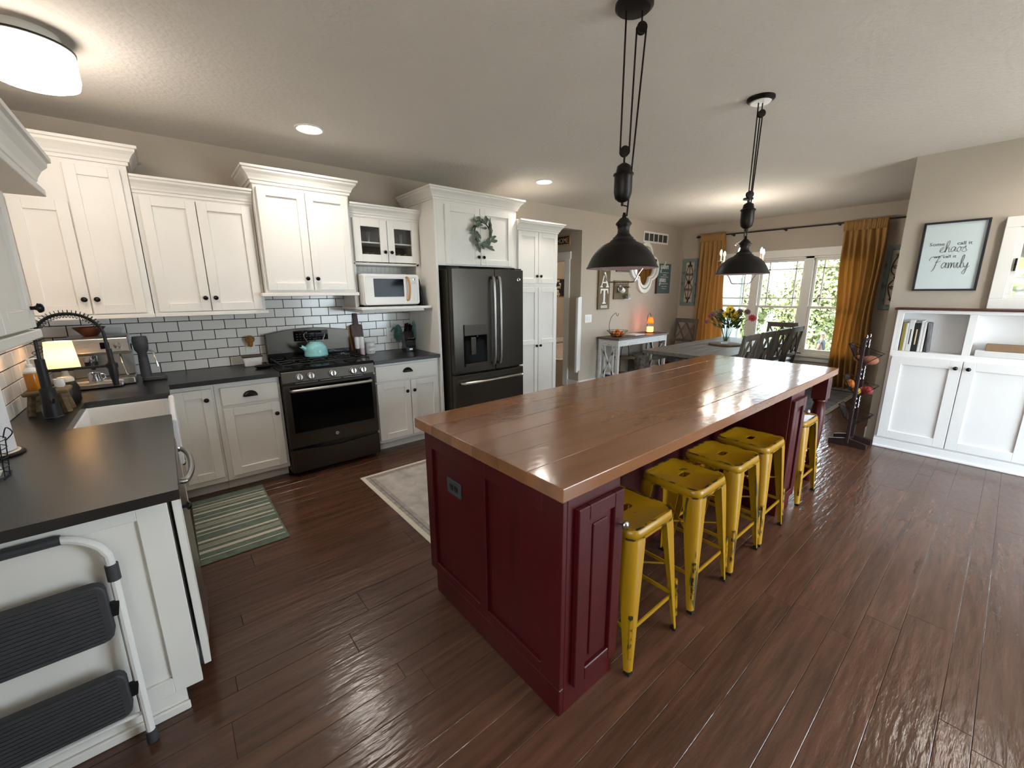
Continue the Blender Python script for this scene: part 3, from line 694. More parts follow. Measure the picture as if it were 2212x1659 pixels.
# ---------------------------------------------------------------- gas range
X0, X1 = 1.319, 2.079
t = thing('gas_range', 'slate grey gas range with black cooktop and five steel knobs', 'stove', ((X0+X1)/2, -.33, 0))
build(MB().box(X0, X1, -.625, -.03, .035, .905), 'body', 'slate_steel', t, bevel=.003)
for x in (X0+.06, X1-.06):
    for y in (-.56, -.08): build(MB().cyl((x, y, 0), (x, y, .036), .018), 'foot', 'black_iron', t)
ck = MB().box(X0-.004, X1+.004, -.645, -.09, .905, .928); build(ck, 'cooktop', 'black_enamel', t, bevel=.006, seg=2)
cp = MB().prism([(-.628, .812), (-.668, .818), (-.648, .905), (-.628, .905)], lambda u, v: (X0, u, v), lambda u, v: (X1, u, v))
pn = build(cp, 'control_panel', 'slate_steel', t, bevel=.003)
for x in (1.449, 1.537, 1.711, 1.884, 1.970):
    k = build(MB().lathe([(.030, 0), (.030, .006), (.026, .010), (.025, .028), (.022, .032), (0, .032)], (x, -.660, .855), 18, (0, -1, .22)), 'knob', 'brushed_steel', pn, smooth=True)
    build(MB().box(x-.005, x+.005, -.704, -.690, .842, .884), 'knob_grip', 'chrome', k, bevel=.003)
dr = MB().box(X0+.004, X1-.004, -.668, -.626, .262, .800)
od = build(dr, 'oven_door', 'slate_steel', t, bevel=.005, seg=2)
build(MB().box(X0+.05, X1-.04, -.6705, -.667, .390, .780), 'oven_window', 'oven_glass', od, bevel=.002)
hb = smooth_path([(X0+.055, -.668, .752), (X0+.06, -.700, .754), (X0+.09, -.715, .755), (1.699, -.724, .756), (X1-.09, -.715, .755), (X1-.06, -.700, .754), (X1-.055, -.668, .752)], 5)
build(MB().tube(hb, .0135, 10), 'handle', 'brushed_steel', od, smooth=True)
vt = MB()
for i in range(3): vt.box(X0+.10+i*.19, X0+.27+i*.19, -.655, -.650, .8035, .8085)
build(vt, 'vent_slots', 'brushed_steel', t)
em = build(MB().lathe([(.0165, 0), (.0165, .003), (.0135, .004), (.0125, .0025), (0, .0025)], (1.699, -.6675, .325), 20, (0, -1, 0)), 'emblem', 'chrome', od, smooth=True)
text(em, 'GE', .016, (1.699, -.6715, .3195), '-y', 'bronze_dark', .3)
dw = MB(); n = 14
pts = [(X0+.004+(X1-X0-.008)*i/n, .238-.022*math.sin(PI*i/n)**2) for i in range(n+1)]
dw.prism([(X0+.004, .042)]+[(X1-.004, .042)]+pts[::-1], lambda u, v: (u, -.662, v), lambda u, v: (u, -.627, v))
build(dw, 'storage_drawer', 'slate_steel', t, bevel=.003)
build(MB().box(X0+.02, X1-.02, -.645, -.6255, .20, .262), 'drawer_recess', 'black_enamel', t)
# backguard with arched top
n = 16; arch = [(X0+.018+(X1-X0-.03)*i/n, 1.172+.036*math.sin(PI*i/n)) for i in range(n+1)]
bgd = MB().prism([(X0+.018, .99), (X1-.012, .99)]+arch[::-1], lambda u, v: (u, -.085-.03*(1.2-v), v), lambda u, v: (u, -.02, v))
bk = build(bgd, 'backguard', 'slate_steel', t, bevel=.003)
build(MB().box(X0+.018, X1-.012, -.088, -.02, .925, .995), 'backguard_base', 'black_enamel', t, bevel=.002)
build(MB().box(1.565, 1.866, -.0925, -.086, 1.09, 1.185), 'display_panel', 'oven_glass', bk, bevel=.002)
db = MB()
for i in range(9):
    for j in range(3): db.box(1.585+i*.028, 1.600+i*.028, -.0935, -.0925, 1.105+j*.023, 1.110+j*.023)
build(db, 'display_marks', 'plastic_grey', bk)
# burners and grates
for bx_, by_, r in ((X0+.16, -.50, .045), (X0+.16, -.22, .036), (X0+.38, -.36, .05), (X1-.16, -.50, .045), (X1-.16, -.22, .036)):
    build(MB().lathe([(r*1.25, 0), (r*1.25, .006), (r, .008), (r, .016), (r*.85, .020), (0, .020)], (bx_, by_, .928), 20), 'burner', 'black_iron', t, smooth=True)
for gx0_, gx1_ in ((X0+.03, X0+.265), (X0+.27, X0+.49), (X0+.495, X1-.03)):
    gr = MB(); zt = .957
    for x in (gx0_, gx1_): gr.tube([(x, -.625, .93), (x, -.62, zt), (x, -.12, zt), (x, -.115, .93)], .006, 6)
    for y in (-.62, -.12, -.37): gr.tube([(gx0_, y, zt), (gx1_, y, zt)], .006, 6)
    cx = (gx0_+gx1_)/2
    for cy in (-.50, -.24):
        for dx, dy in ((1, 0), (-1, 0), (0, 1), (0, -1)):
            ex = (gx1_-gx0_)/2*abs(dx)+.12*abs(dy); gr.tube([(cx+dx*.03, cy+dy*.03, zt+.004), (cx+dx*ex, cy+dy*ex, zt)], .0055, 6)
    build(gr, 'grate', 'black_iron', t, smooth=True)

# kettle
kx, ky, kz = 1.704, -.25, .9635
t = thing('tea_kettle', 'turquoise enamel tea kettle with steel wire handle on the range', 'kettle', (kx, ky, kz))
build(MB().lathe([(.0, 0), (.098, 0), (.101, .004), (.101, .016), (.099, .02), (.099, .05), (.093, .078), (.078, .102), (.058, .116), (.054, .118)], (kx, ky, kz), 30), 'body', 'ceramic_aqua', t, smooth=True, ang=60)
ld = build(MB().lathe([(.056, .118), (.056, .122), (.045, .130), (.02, .136), (0, .137)], (kx, ky, kz), 24), 'lid', 'ceramic_aqua', t, smooth=True, ang=60)
build(MB().lathe([(.005, .135), (.005, .142), (.012, .148), (.010, .158), (0, .16)], (kx, ky, kz), 14), 'lid_knob', 'black_knob', ld, smooth=True)
build(MB().tube([(kx-.075, ky-.01, kz+.058), (kx-.105, ky-.014, kz+.082), (kx-.128, ky-.018, kz+.098)], [.026, .018, .0165], 14), 'spout', 'ceramic_aqua', t, smooth=True)
build(MB().tube([(kx-.126, ky-.018, kz+.100), (kx-.14, ky-.02, kz+.112)], [.013, .009], 10).tube([(kx-.128, ky-.018, kz+.112), (kx-.145, ky-.02, kz+.135)], .003, 6).tube([(kx-.115, ky-.016, kz+.105), (kx-.085, ky-.012, kz+.085)], .004, 6), 'whistle', 'black_knob', t, smooth=True)
hp = smooth_path([(kx-.062, ky, kz+.100), (kx-.068, ky, kz+.135), (kx-.088, ky, kz+.185), (kx-.07, ky, kz+.215), (kx, ky, kz+.222), (kx+.07, ky, kz+.215), (kx+.088, ky, kz+.185), (kx+.068, ky, kz+.135), (kx+.062, ky, kz+.100)], 5)
hd = build(MB().tube(hp, .0042, 8), 'handle_wire', 'chrome', t, smooth=True)
build(MB().tube([(kx-.062, ky, kz+.218), (kx, ky, kz+.224), (kx+.062, ky, kz+.218)], .0105, 10), 'handle_grip', 'black_knob', hd, smooth=True)

# ---------------------------------------------------------------- refrigerator
RX0, RX1, RY = 2.842, 3.755, -.83
t = thing('refrigerator', 'dark slate french-door refrigerator with water dispenser', 'refrigerator', (3.3, -.4, 0))
build(MB().box(RX0-.005, RX1+.003, -.74, -.04, .02, 1.745), 'case', 'slate_steel', t, bevel=.004)
for x in (RX0+.06, RX1-.06): build(MB().cyl((x, -.65, 0), (x, -.65, .021), .02), 'foot', 'black_iron', t)
def bow(x0, x1, z0, z1, holes=None):
    n = 10; pts = []
    for i in range(n+1):
        x = x0+(x1-x0)*i/n; s = (x-RX0)/(RX1-RX0); pts.append((x, RY+.022*(2*s-1)**2-.0))
    poly = [(x0, -.745)]+[(x1, -.745)]+pts[::-1]
    return MB().prism(poly, lambda u, v: (u, v, z0), lambda u, v: (u, v, z1))
mid = 3.345
DX0, DX1, DZ0_, DZ1_ = 2.955, 3.232, .80, 1.205
ld = build(bow(RX0, mid-.004, .715, 1.752), 'left_door', 'slate_steel', t, bevel=.006, seg=2)
rd = build(bow(mid+.004, RX1, .715, 1.752), 'right_door', 'slate_steel', t, bevel=.006, seg=2)
fz = build(bow(RX0, RX1, .06, .695), 'freezer_drawer', 'slate_steel', t, bevel=.006, seg=2)
for d, x, s in ((ld, mid-.045, 1), (rd, mid+.03, 1)):
    hp = smooth_path([(x, RY-.005, .79), (x, RY-.045, .80), (x, RY-.058, .95), (x, RY-.062, 1.23), (x, RY-.058, 1.50), (x, RY-.045, 1.655), (x, RY-.005, 1.665)], 5)
    build(MB().tube(hp, .0155, 10), 'handle', 'brushed_steel', d, smooth=True)
hp = smooth_path([(RX0+.06, RY+.01, .615), (RX0+.065, RY-.035, .617), (3.0, RY-.05, .618), (3.3, RY-.058, .618), (3.6, RY-.05, .618), (RX1-.065, RY-.035, .617), (RX1-.06, RY+.01, .615)], 5)
build(MB().tube(hp, .0155, 10), 'handle', 'brushed_steel', fz, smooth=True)
dn = MB().fbox('-y', RY, DX0, DX1, 1.095, DZ1_, -.012, .004)
dp = build(dn, 'dispenser', 'slate_steel', t, bevel=.002); build(MB().fbox('-y', RY, DX0, DX1, DZ0_-.02, DZ0_+.012, -.012, .010), 'dispenser_ledge', 'slate_steel', dp, bevel=.002)
build(MB().fbox('-y', RY, DX0, DX1, DZ0_+.012, 1.095, -.012, .0025), 'dispenser_recess', 'oven_glass', dp)
build(MB().fbox('-y', RY, DX0+.07, DX0+.13, .90, 1.075, .0025, .014), 'dispenser_paddle', 'slate_steel', dp, bevel=.003)
build(MB().lathe([(.007, 0), (.010, .012), (0, .012)], (DX0+.15, RY-.008, 1.08), 12), 'nozzle', 'chrome', dp, smooth=True)
em = build(MB().lathe([(.020, 0), (.020, .003), (.0165, .004), (.0155, .0025), (0, .0025)], (3.682, RY+.015, 1.652), 20, (0, -1, 0)), 'emblem', 'chrome', rd, smooth=True)
text(em, 'GE', .020, (3.682, RY+.011, 1.645), '-y', 'bronze_dark', .3)
build(MB().box(RX0+.01, RX0+.10, -.79, -.70, 1.752, 1.768), 'hinge_cover', 'black_iron', t, bevel=.003)
build(MB().box(RX1-.10, RX1-.01, -.79, -.70, 1.752, 1.768), 'hinge_cover', 'black_iron', t, bevel=.003)

# wreath on the cabinet above it
wx, wy, wz = 3.312, -.668, 2.105
t = thing('leaf_wreath', 'grey-green leaf wreath hanging on the cabinet over the refrigerator', 'wreath', (wx, wy, wz))
build(MB().tube([(wx+.10*math.cos(2*PI*i/24), wy-.012, wz+.115*math.sin(2*PI*i/24)) for i in range(24)], .006, 6, True), 'ring', 'bark', t, smooth=True)
def leaf_pts(L_, w):
    v = [(0, 0, 0), (w*.7, L_*.3, .004), (w, L_*.55, .006), (w*.6, L_*.85, .004), (0, L_, 0), (-w*.6, L_*.85, .004), (-w, L_*.55, .006), (-w*.7, L_*.3, .004), (0, L_*.3, -.002), (0, L_*.55, -.003), (0, L_*.85, -.002)]
    f = [(0, 1, 8), (1, 2, 9, 8), (2, 3, 10, 9), (3, 4, 10), (4, 5, 10), (5, 6, 9, 10), (6, 7, 8, 9), (7, 0, 8)]
    return v, f
LM = bpy.data.meshes.new('leaf'); v, f = leaf_pts(.075, .017); LM.from_pydata(v, [], f); LM.update(); LM.materials.append(MATS['leaf_grey'])
rs = random.Random(3)
for i in range(62):
    a = 2*PI*i/62+rs.uniform(-.1, .1); o = bpy.data.objects.new('leaf', LM); COL.objects.link(o); o.parent = t
    r = .10+rs.uniform(-.025, .03)
    o.location = (r*math.cos(a), -.01-rs.uniform(0, .02), r*1.15*math.sin(a))
    turn = a+rs.uniform(-1.5, .6)+PI*.1
    M_ = Matrix.Rotation(turn, 3, Vector((0, -1, 0))) @ Matrix.Rotation(PI/2, 3, 'X')
    q = (Matrix.Rotation(rs.uniform(-.5, .5), 3, 'Z') @ Matrix.Rotation(-turn+0, 3, 'Y') @ Matrix.Rotation(PI/2+rs.uniform(0, .5), 3, 'X') @ Matrix.Rotation(rs.uniform(-.7, .7), 3, 'Y'))
    o.rotation_euler = q.to_euler(); s = rs.uniform(.8, 1.25); o.scale = (s, s, s)

# ---------------------------------------------------------------- microwave and tray in the niche
mx0, mx1, mz0, mz1, myf = 2.122, 2.682, 1.412, 1.700, -.455
t = thing('microwave', 'white retro microwave with tan handle in the cabinet niche', 'microwave', (2.4, -.27, 1.396))
build(MB().box(mx0, mx1, myf+.03, -.08, mz0, mz1), 'case', 'plastic_white', t, bevel=.012, seg=2)
build(MB().box(mx0+.01, mx1-.01, myf+.05, -.10, 1.397, mz0), 'base', 'black_iron', t)
f0 = lambda u, v: (2.402+u, myf+.03, 1.556+v); f1 = lambda u, v: (2.402+u, myf, 1.556+v)
fc = build(MB().prism(rrect(.556, .284, .025), f0, f1), 'front', 'plastic_white', t, bevel=.004, smooth=True)
build(MB().ring(rrect(.53, .255, .03), rrect(.51, .235, .025), lambda u, v: (2.402+u, myf-.004, 1.556+v), lambda u, v: (2.402+u, myf+.002, 1.556+v)), 'bezel', 'trim_white', fc)
build(MB().box(2.215, 2.515, myf-.003, myf+.001, 1.488, 1.655), 'door_window', 'oven_glass', fc, bevel=.002)
build(MB().tube(smooth_path([(2.548, myf, 1.672), (2.553, myf-.028, 1.655), (2.562, myf-.034, 1.57), (2.553, myf-.028, 1.47), (2.548, myf, 1.452)], 5), .0105, 8), 'handle', 'beech', fc, smooth=True)
build(MB().lathe([(.012, 0), (.012, .010), (0, .011)], (2.622, myf, 1.655), 14, (0, -1, 0)), 'dial', 'chrome', fc, smooth=True)
for x, z, n_ in ((2.607, 1.622, 0), (2.637, 1.622, 0), (2.625, 1.468, 0)):
    build(MB().lathe([(.010, 0), (.010, .004), (0, .005)], (x, myf, z), 12, (0, -1, 0)), 'button', 'letter_white', fc, smooth=True)
tr = MB().prism([(-.50, 1.397), (-.10, 1.397), (-.12, 1.66), (-.40, 1.66)], lambda u, v: (2.700, u, v), lambda u, v: (2.716, u, v))
tag(build(tr, 'serving_tray', 'black_iron', None, bevel=.003), 'black tray standing on edge right of the microwave', 'tray')

# ---------------------------------------------------------------- things on the counters
# espresso machine
ex0, ex1, ey0, ey1 = .145, .455, -.44, -.14
t = thing('espresso_machine', 'stainless espresso machine in the counter corner', 'coffee machine', (.30, -.3, ZT))
build(MB().box(ex0, ex1, ey0+.02, ey1, ZT+.004, ZT+.05), 'base', 'brushed_steel', t, bevel=.008, seg=2)
build(MB().box(ex0+.02, ex1-.06, ey0-.05, ey0+.04, ZT+.004, ZT+.04), 'drip_tray', 'brushed_steel', t, bevel=.010, seg=2)
build(MB().box(ex0, ex1, ey1-.13, ey1, ZT+.05, 1.18), 'back', 'brushed_steel', t, bevel=.004)
build(MB().prism([(ey0-.01, 1.15), (ey0+.015, 1.24), (ey0+.04, 1.25), (ey1, 1.25), (ey1, 1.13), (ey0, 1.13)], lambda u, v: (ex0, u, v), lambda u, v: (ex1, u, v)), 'head', 'brushed_steel', t, bevel=.005, seg=2)
build(MB().box(ex0+.17, ex0+.215, ey0-.004, ey0+.02, 1.165, 1.215), 'display', 'oven_glass', t)
build(MB().lathe([(.034, 0), (.034, -.035), (.030, -.05), (.012, -.055)], (.25, -.38, 1.13), 18), 'group_head', 'chrome', t, smooth=True)
build(MB().lathe([(.034, 0), (.034, -.025), (.014, -.04)], (.25, -.38, 1.085), 16).tube([(.25, -.41, 1.08), (.27, -.53, 1.06)], [.008, .013], 10), 'portafilter', 'black_iron', t, smooth=True)
build(MB().tube(smooth_path([(.40, -.40, 1.13), (.405, -.42, 1.08), (.415, -.43, 1.0), (.425, -.44, .98)], 4), .005, 8), 'steam_wand', 'chrome', t, smooth=True)
build(MB().lathe([(.0, 0), (.045, 0), (.055, .04), (.06, .045)], (.37, -.18, 1.25), 20), 'bean_hopper', 'clear_glass', t, smooth=True)
build(MB().lathe([(.02, 0), (.02, .012), (0, .014)], (.40, -.452, 1.19), 14, (0, -1, 0)), 'steam_dial', 'chrome', t, smooth=True)
# milk jug, bowls
t = thing('steel_milk_jug', 'small steel milk jug under the espresso machine', 'jug', (.255, -.42, .956))
build(MB().lathe([(.0, 0), (.034, 0), (.036, .012), (.031, .045), (.033, .06), (.031, .06), (.029, .046), (.033, .012), (0, .004)], (.255, -.42, .956), 18), 'body', 'chrome', t, smooth=True, ang=60)
build(MB().tube(smooth_path([(.288, -.42, 1.005), (.305, -.42, 1.0), (.305, -.42, .975), (.29, -.42, .968)], 4), .003, 6), 'handle', 'chrome', t, smooth=True)
o = build(MB().lathe([(.0, 0), (.035, 0), (.04, .006), (.072, .045), (.085, .062), (.081, .062), (.068, .044), (.036, .010), (0, .008)], (.265, -.27, 1.2505), 24), 'copper_bowl', 'copper', None, smooth=True, ang=60)
tag(o, 'copper-toned metal bowl resting on top of the espresso machine', 'bowl')
# scale / kitchen gadget to the right of the machine
t = thing('coffee_grinder', 'dark grey coffee grinder right of the espresso machine', 'grinder', (.56, -.33, ZT))
build(MB().prism(rrect(.14, .10, .03), lambda u, v: (.555+u, -.33+v, ZT+.001), lambda u, v: (.555+u, -.33+v, ZT+.03)), 'base', 'plastic_grey', t, bevel=.006, smooth=True)
build(MB().lathe([(.032, .03), (.030, .12), (.026, .20), (.04, .225), (.045, .29), (.04, .32), (0, .322)], (.512, -.32, ZT), 18), 'body', 'plastic_grey', t, smooth=True, ang=50)
build(MB().tube(smooth_path([(.545, -.32, 1.13), (.57, -.32, 1.12), (.58, -.33, 1.06), (.585, -.335, 1.01)], 4), .006, 8), 'wand', 'chrome', t, smooth=True)
# little lamp
lx, ly = .165, -.72
t = thing('counter_lamp', 'small table lamp with glowing cream shade in the counter corner', 'lamp', (lx, ly, ZT))
build(MB().lathe([(.0, 0), (.045, 0), (.045, .012), (.02, .02), (.03, .06), (.034, .10), (.016, .15), (.010, .19)], (lx, ly, ZT+.0005), 20), 'base', 'cream_jar', t, smooth=True, ang=60)
sh = build(MB().lathe([(.074, .185), (.060, .345), (.0585, .345), (.0725, .185)], (lx, ly, ZT), 28), 'shade', 'lamp_shade', t, smooth=True, ang=60)
build(MB().ball((lx, ly, ZT+.255), .02), 'bulb', 'bulb_white', t, smooth=True)
pl = bpy.data.lights.new('lamp_light', 'POINT'); pl.energy = 2.9; pl.color = (1, .66, .36); pl.shadow_soft_size = .025
po = bpy.data.objects.new('lamp_light', pl); COL.objects.link(po); po.parent = t; po.location = (0, 0, .26)
# jar behind faucet
o = thing('storage_jar', 'dark stoneware jar with cream lid beside the counter lamp', 'jar', (.185, -.90, ZT))
build(MB().lathe([(.0, 0), (.04, 0), (.05, .02), (.052, .09), (.04, .125), (.034, .13)], (.185, -.90, ZT+.0005), 22), 'body', 'bronze_dark', o, smooth=True, ang=60)
build(MB().lathe([(.037, .13), (.037, .145), (.03, .155), (0, .157)], (.185, -.90, ZT+.0005), 22), 'lid', 'cream_jar', o, smooth=True)
# wooden riser with soap and a cup
t = thing('wooden_riser', 'small weathered wooden riser stool behind the faucet', 'riser', (.14, -1.10, ZT))
build(MB().box(.058, .225, -1.17, -1.02, 1.020, 1.042), 'top', 'driftwood', t, bevel=.006)
for dx in (-1, 1):
    for dy in (-1, 1):
        build(MB().bar((.14+dx*.052, -1.095+dy*.045, 1.021), (.14+dx*.068, -1.095+dy*.06, ZT+.0005), .026, .022), 'leg', 'driftwood', t, bevel=.002)
build(MB().bar((.08, -1.095, .97), (.20, -1.095, .97), .016, .016), 'stretcher', 'driftwood', t)
t = thing('soap_pump_bottle', 'amber soap bottle with white pump on the wooden riser', 'bottle', (.10, -1.10, 1.0425))
build(MB().lathe([(.0, 0), (.027, 0), (.029, .004), (.029, .085), (.027, .092)], (.10, -1.10, 1.0425), 20), 'bottle', 'soap_amber', t, smooth=True, ang=60)
build(MB().lathe([(.028, .092), (.029, .10), (.020, .115), (.013, .12), (.013, .135), (.006, .138), (.005, .155), (.008, .157), (.008, .165), (0, .166)], (.10, -1.10, 1.0425), 18), 'pump', 'plastic_white', t, smooth=True)
build(MB().tube([(.10, -1.10, 1.204), (.125, -1.10, 1.206), (.14, -1.10, 1.198)], .004, 8), 'spout', 'plastic_white', t, smooth=True)
o = build(MB().lathe([(.0, 0), (.016, 0), (.021, .01), (.022, .045), (.020, .045), (.019, .012), (0, .006)], (.187, -1.08, 1.0425), 18), 'speckled_cup', 'ceramic_white', None, smooth=True)
tag(o, 'tiny white speckled cup on the wooden riser', 'cup')
# paper towel roll
t = thing('paper_towel_roll', 'white paper towel roll on a round holder at the left counter edge', 'paper towel', (.085, -1.86, ZT))
build(MB().lathe([(.0, 0), (.082, 0), (.084, .006), (.08, .012), (.01, .014), (.008, .33), (.013, .335), (0, .345)], (.085, -1.86, ZT+.0005), 26), 'holder', 'bronze_dark', t, smooth=True)
build(MB().lathe([(.072, 0), (.0725, .003), (.0725, .008), (.069, .011)], (.085, -1.86, ZT+.006), 26), 'base_rim', 'cream_jar', t, smooth=True)
build(MB().lathe([(.02, .02), (.062, .02), (.062, .295), (.02, .295)], (.085, -1.86, ZT), 30), 'roll', 'paper', t, smooth=True, ang=60)
# wire basket of garlic
bx_, by_ = .115, -2.16
t = thing('garlic_wire_basket', 'black wire basket on the counter at the left picture edge', 'basket', (bx_, by_, ZT))
wb_ = MB()
for z, r in ((.003, .065), (.035, .068), (.067, .071), (.10, .074), (.13, .077)): wb_.tube([(bx_+r*math.cos(2*PI*i/24), by_+r*math.sin(2*PI*i/24), ZT+z) for i in range(24)], .0016, 5, True)
for i in range(14):
    a = 2*PI*i/14; wb_.tube([(bx_+.065*math.cos(a), by_+.065*math.sin(a), ZT+.003), (bx_+.077*math.cos(a), by_+.077*math.sin(a), ZT+.13)], .0014, 5)
for i in range(5): wb_.tube([(bx_-.06+i*.03, by_-.05, ZT+.003), (bx_-.06+i*.03, by_+.05, ZT+.003)], .0014, 5)
build(wb_, 'wire_body', 'black_iron', t, smooth=True)
build(MB().tube(smooth_path([(bx_+.072, by_+.02, ZT+.12), (bx_+.092, by_+.02, ZT+.145), (bx_+.08, by_+.02, ZT+.165), (bx_+.068, by_+.02, ZT+.13)], 4), .002, 6), 'handle', 'black_iron', t, smooth=True)
for i, (dx, dy, dz, lab) in enumerate(((.03, -.03, .03, 'bottom front right'), (-.03, -.025, .03, 'bottom front left'), (0, .035, .03, 'bottom back'), (.02, .0, .078, 'upper right'), (-.03, .01, .075, 'upper left'))):
    o = build(MB().lathe([(.0, -.026), (.02, -.022), (.029, -.005), (.026, .012), (.012, .022), (.005, .03), (0, .034)], (bx_+dx, by_+dy, ZT+dz+.002), 14), 'garlic_bulb', 'garlic', None, smooth=True)
    tag(o, 'white garlic bulb, %s one in the black wire basket' % lab, 'garlic', 'garlic bulbs in the wire basket')

# back counter, left of range
def outlet(name, label, face, p, u, v, w=.072, h=.116, m='plastic_white', horiz=False):
    t = thing(name, label, 'outlet', FM[face](p)(u, v, 0)); f = FM[face](p)
    f0 = lambda a, b: f(u+a, v+b, .0); f1 = lambda a, b: f(u+a, v+b, .006)
    build(MB().prism(rrect(w, h, .006, 2), f0, f1), 'cover_plate', m, t, bevel=.0015)
    s = MB()
    for q in (-1, 1):
        a, b = (q*.02, 0) if horiz else (0, q*.02)
        s.prism([(a-.013, b-.013), (a+.013, b-.013), (a+.013, b+.013), (a-.013, b+.013)], lambda x, y: f(u+x, v+y, .006), lambda x, y: f(u+x, v+y, .008))
    build(s, 'socket', m if m == 'plastic_white' else 'black_iron', t)
    k = MB()
    for q in (-1, 1):
        a, b = (q*.02, 0) if horiz else (0, q*.02)
        for e_ in (-.005, .005): k.prism([(a+e_-.001, b-.004), (a+e_+.001, b-.004), (a+e_+.001, b+.004), (a+e_-.001, b+.004)], lambda x, y: f(u+x, v+y, .008), lambda x, y: f(u+x, v+y, .0085))
    build(k, 'slot', 'ink', t); return t
outlet('wall_outlet', 'white wall outlet on the tiles left of the range', '-y', -.010, 1.222, 1.072, .075, .12)
t = thing('plug_in_warmer', 'brown wicker ball plug-in night light above the white butter dish', 'night light', (1.222, -.05, 1.08))
build(MB().cyl((1.222, -.019, 1.085), (1.222, -.055, 1.085), .018).tube([(1.222, -.05, 1.08), (1.222, -.05, 1.11)], [.018, .022], 12), 'plug', 'wicker', t, smooth=True)
gl = build(MB().ball((1.222, -.05, 1.135), .036, (1, .75, .9), 18, 12), 'globe', 'wicker', t, smooth=True)
wv = MB()
for i in range(9):
    a = PI*i/9; wv.tube([(1.222+.0365*math.cos(a)*math.cos(b), -.05+.0275*math.sin(a)*math.cos(b), 1.135+.033*math.sin(b)) for b in [2*PI*j/18 for j in range(18)]], .0015, 4, True)
build(wv, 'wicker_rib', 'wicker', gl)
t = thing('butter_dish', 'white ceramic butter dish with wooden lid beside the range', 'dish', (1.207, -.15, ZT))
build(MB().prism(rrect(.125, .075, .012, 3), lambda u, v: (1.207+u, -.15+v, ZT+.0005), lambda u, v: (1.207+u*1.16, -.15+v*1.16, ZT+.078)), 'dish', 'ceramic_white', t, bevel=.003, smooth=True)
build(MB().prism(rrect(.155, .098, .014, 3), lambda u, v: (1.207+u, -.15+v, ZT+.078), lambda u, v: (1.207+u, -.15+v, ZT+.089)), 'lid', 'walnut', t, bevel=.003, smooth=True)
sc_ = MB(); f = FM['-y'](-.1905)
for i in range(5): sc_.tube([f(1.175+i*.014, ZT+.034, .0005), f(1.18+i*.014, ZT+.044+.004*(i % 2), .0005), f(1.186+i*.014, ZT+.034, .0005)], .0010, 4)
build(sc_, 'embossed_lettering', 'cream_jar', t)
sr = MB()
for (r, h) in (): pass
sr.lathe([(.0, .0), (.045, .0), (.065, .014), (.07, .022), (.066, .022), (.044, .006), (0, .004)], (0, 0, 0), 24).xf(Matrix.Translation((1.255, -.33, ZT+.001)) @ Matrix.Diagonal((1, .72, 1, 1)))
sr.add([(1.318, -.345, ZT+.02), (1.318, -.315, ZT+.02), (1.352, -.32, ZT+.024), (1.352, -.34, ZT+.024), (1.318, -.345, ZT+.016), (1.318, -.315, ZT+.016), (1.352, -.32, ZT+.02), (1.352, -.34, ZT+.02)], [(0, 1, 2, 3), (7, 6, 5, 4), (0, 4, 5, 1), (1, 5, 6, 2), (2, 6, 7, 3), (3, 7, 4, 0)])
tag(build(sr, 'spoon_rest', 'black_iron', None, smooth=True, ang=50), 'black spoon rest on the counter left of the range', 'spoon rest')
# boards, grinders, crock, right of range
t = thing('walnut_cutting_board', 'dark walnut paddle cutting board leaning right of the range', 'cutting board', (2.165, -.06, ZT))
bd = [(-.06, 0), (.06, 0), (.06, .285), (.052, .295), (.028, .298), (.024, .31), (.024, .405), (.018, .41), (-.018, .41), (-.024, .405), (-.024, .31), (-.028, .298), (-.052, .295), (-.06, .285)]
build(MB().prism(bd, lambda u, v: (2.165+u, -.088+.16*v, ZT+.001+v), lambda u, v: (2.165+u, -.070+.16*v, ZT+.001+v)), 'board', 'walnut', t, bevel=.003)
build(MB().lathe([(.0, 0), (.007, 0), (.007, .002), (0, .002)], (2.165, -.0285, ZT+.385), 12, (0, -1, .16)), 'hang_hole', 'ink', t)
o = build(MB().prism([(-.10, 0), (.10, 0), (.10, .285), (-.10, .285)], lambda u, v: (2.115+u*.45, -.045+.10*v, ZT+.001+v), lambda u, v: (2.115+u*.45, -.033+.08*v, ZT+.001+v)), 'maple_cutting_board', 'beech', None, bevel=.003)
tag(o, 'pale wooden cutting board behind the walnut one', 'cutting board')
for x, y, lab, c in ((2.108, -.185, 'left one of the pair of white salt and pepper grinders', 'bronze_dark'), (2.150, -.20, 'right one of the white grinder pair, pink salt inside', 'shade_inside')):
    t = thing('spice_grinder', lab, 'grinder', (x, y, ZT), 'salt and pepper grinders')
    build(MB().lathe([(.0, 0), (.019, 0), (.021, .003), (.021, .06), (.018, .072)], (x, y, ZT+.0005), 18), 'jar', c, t, smooth=True, ang=60)
    build(MB().lathe([(.019, .070), (.022, .075), (.0225, .10), (.024, .175), (.023, .185), (.015, .187), (.012, .180), (0, .18)], (x, y, ZT+.0005), 18), 'cap', 'ceramic_white', t, smooth=True, ang=60)
t = thing('salt_crock', 'white lidded stoneware crock with stamped lettering', 'crock', (2.256, -.12, ZT))
build(MB().lathe([(.0, 0), (.048, 0), (.051, .004), (.051, .052), (.0495, .054), (.051, .056), (.051, .10), (.049, .104)], (2.256, -.12, ZT+.0005), 26), 'crock', 'ceramic_white', t, smooth=True, ang=60)
build(MB().lathe([(.050, .104), (.050, .110), (.04, .114), (0, .115)], (2.256, -.12, ZT+.0005), 26).tube([(2.28, -.13, ZT+.114), (2.30, -.14, ZT+.122)], [.006, .004], 8), 'lid', 'ceramic_white', t, smooth=True)
text(t, 'SALT', .022, (2.252, -.1722, ZT+.068), '-y', 'cloth_grey'); text(t, 'BOX', .022, (2.252, -.1722, ZT+.020), '-y', 'cloth_grey')
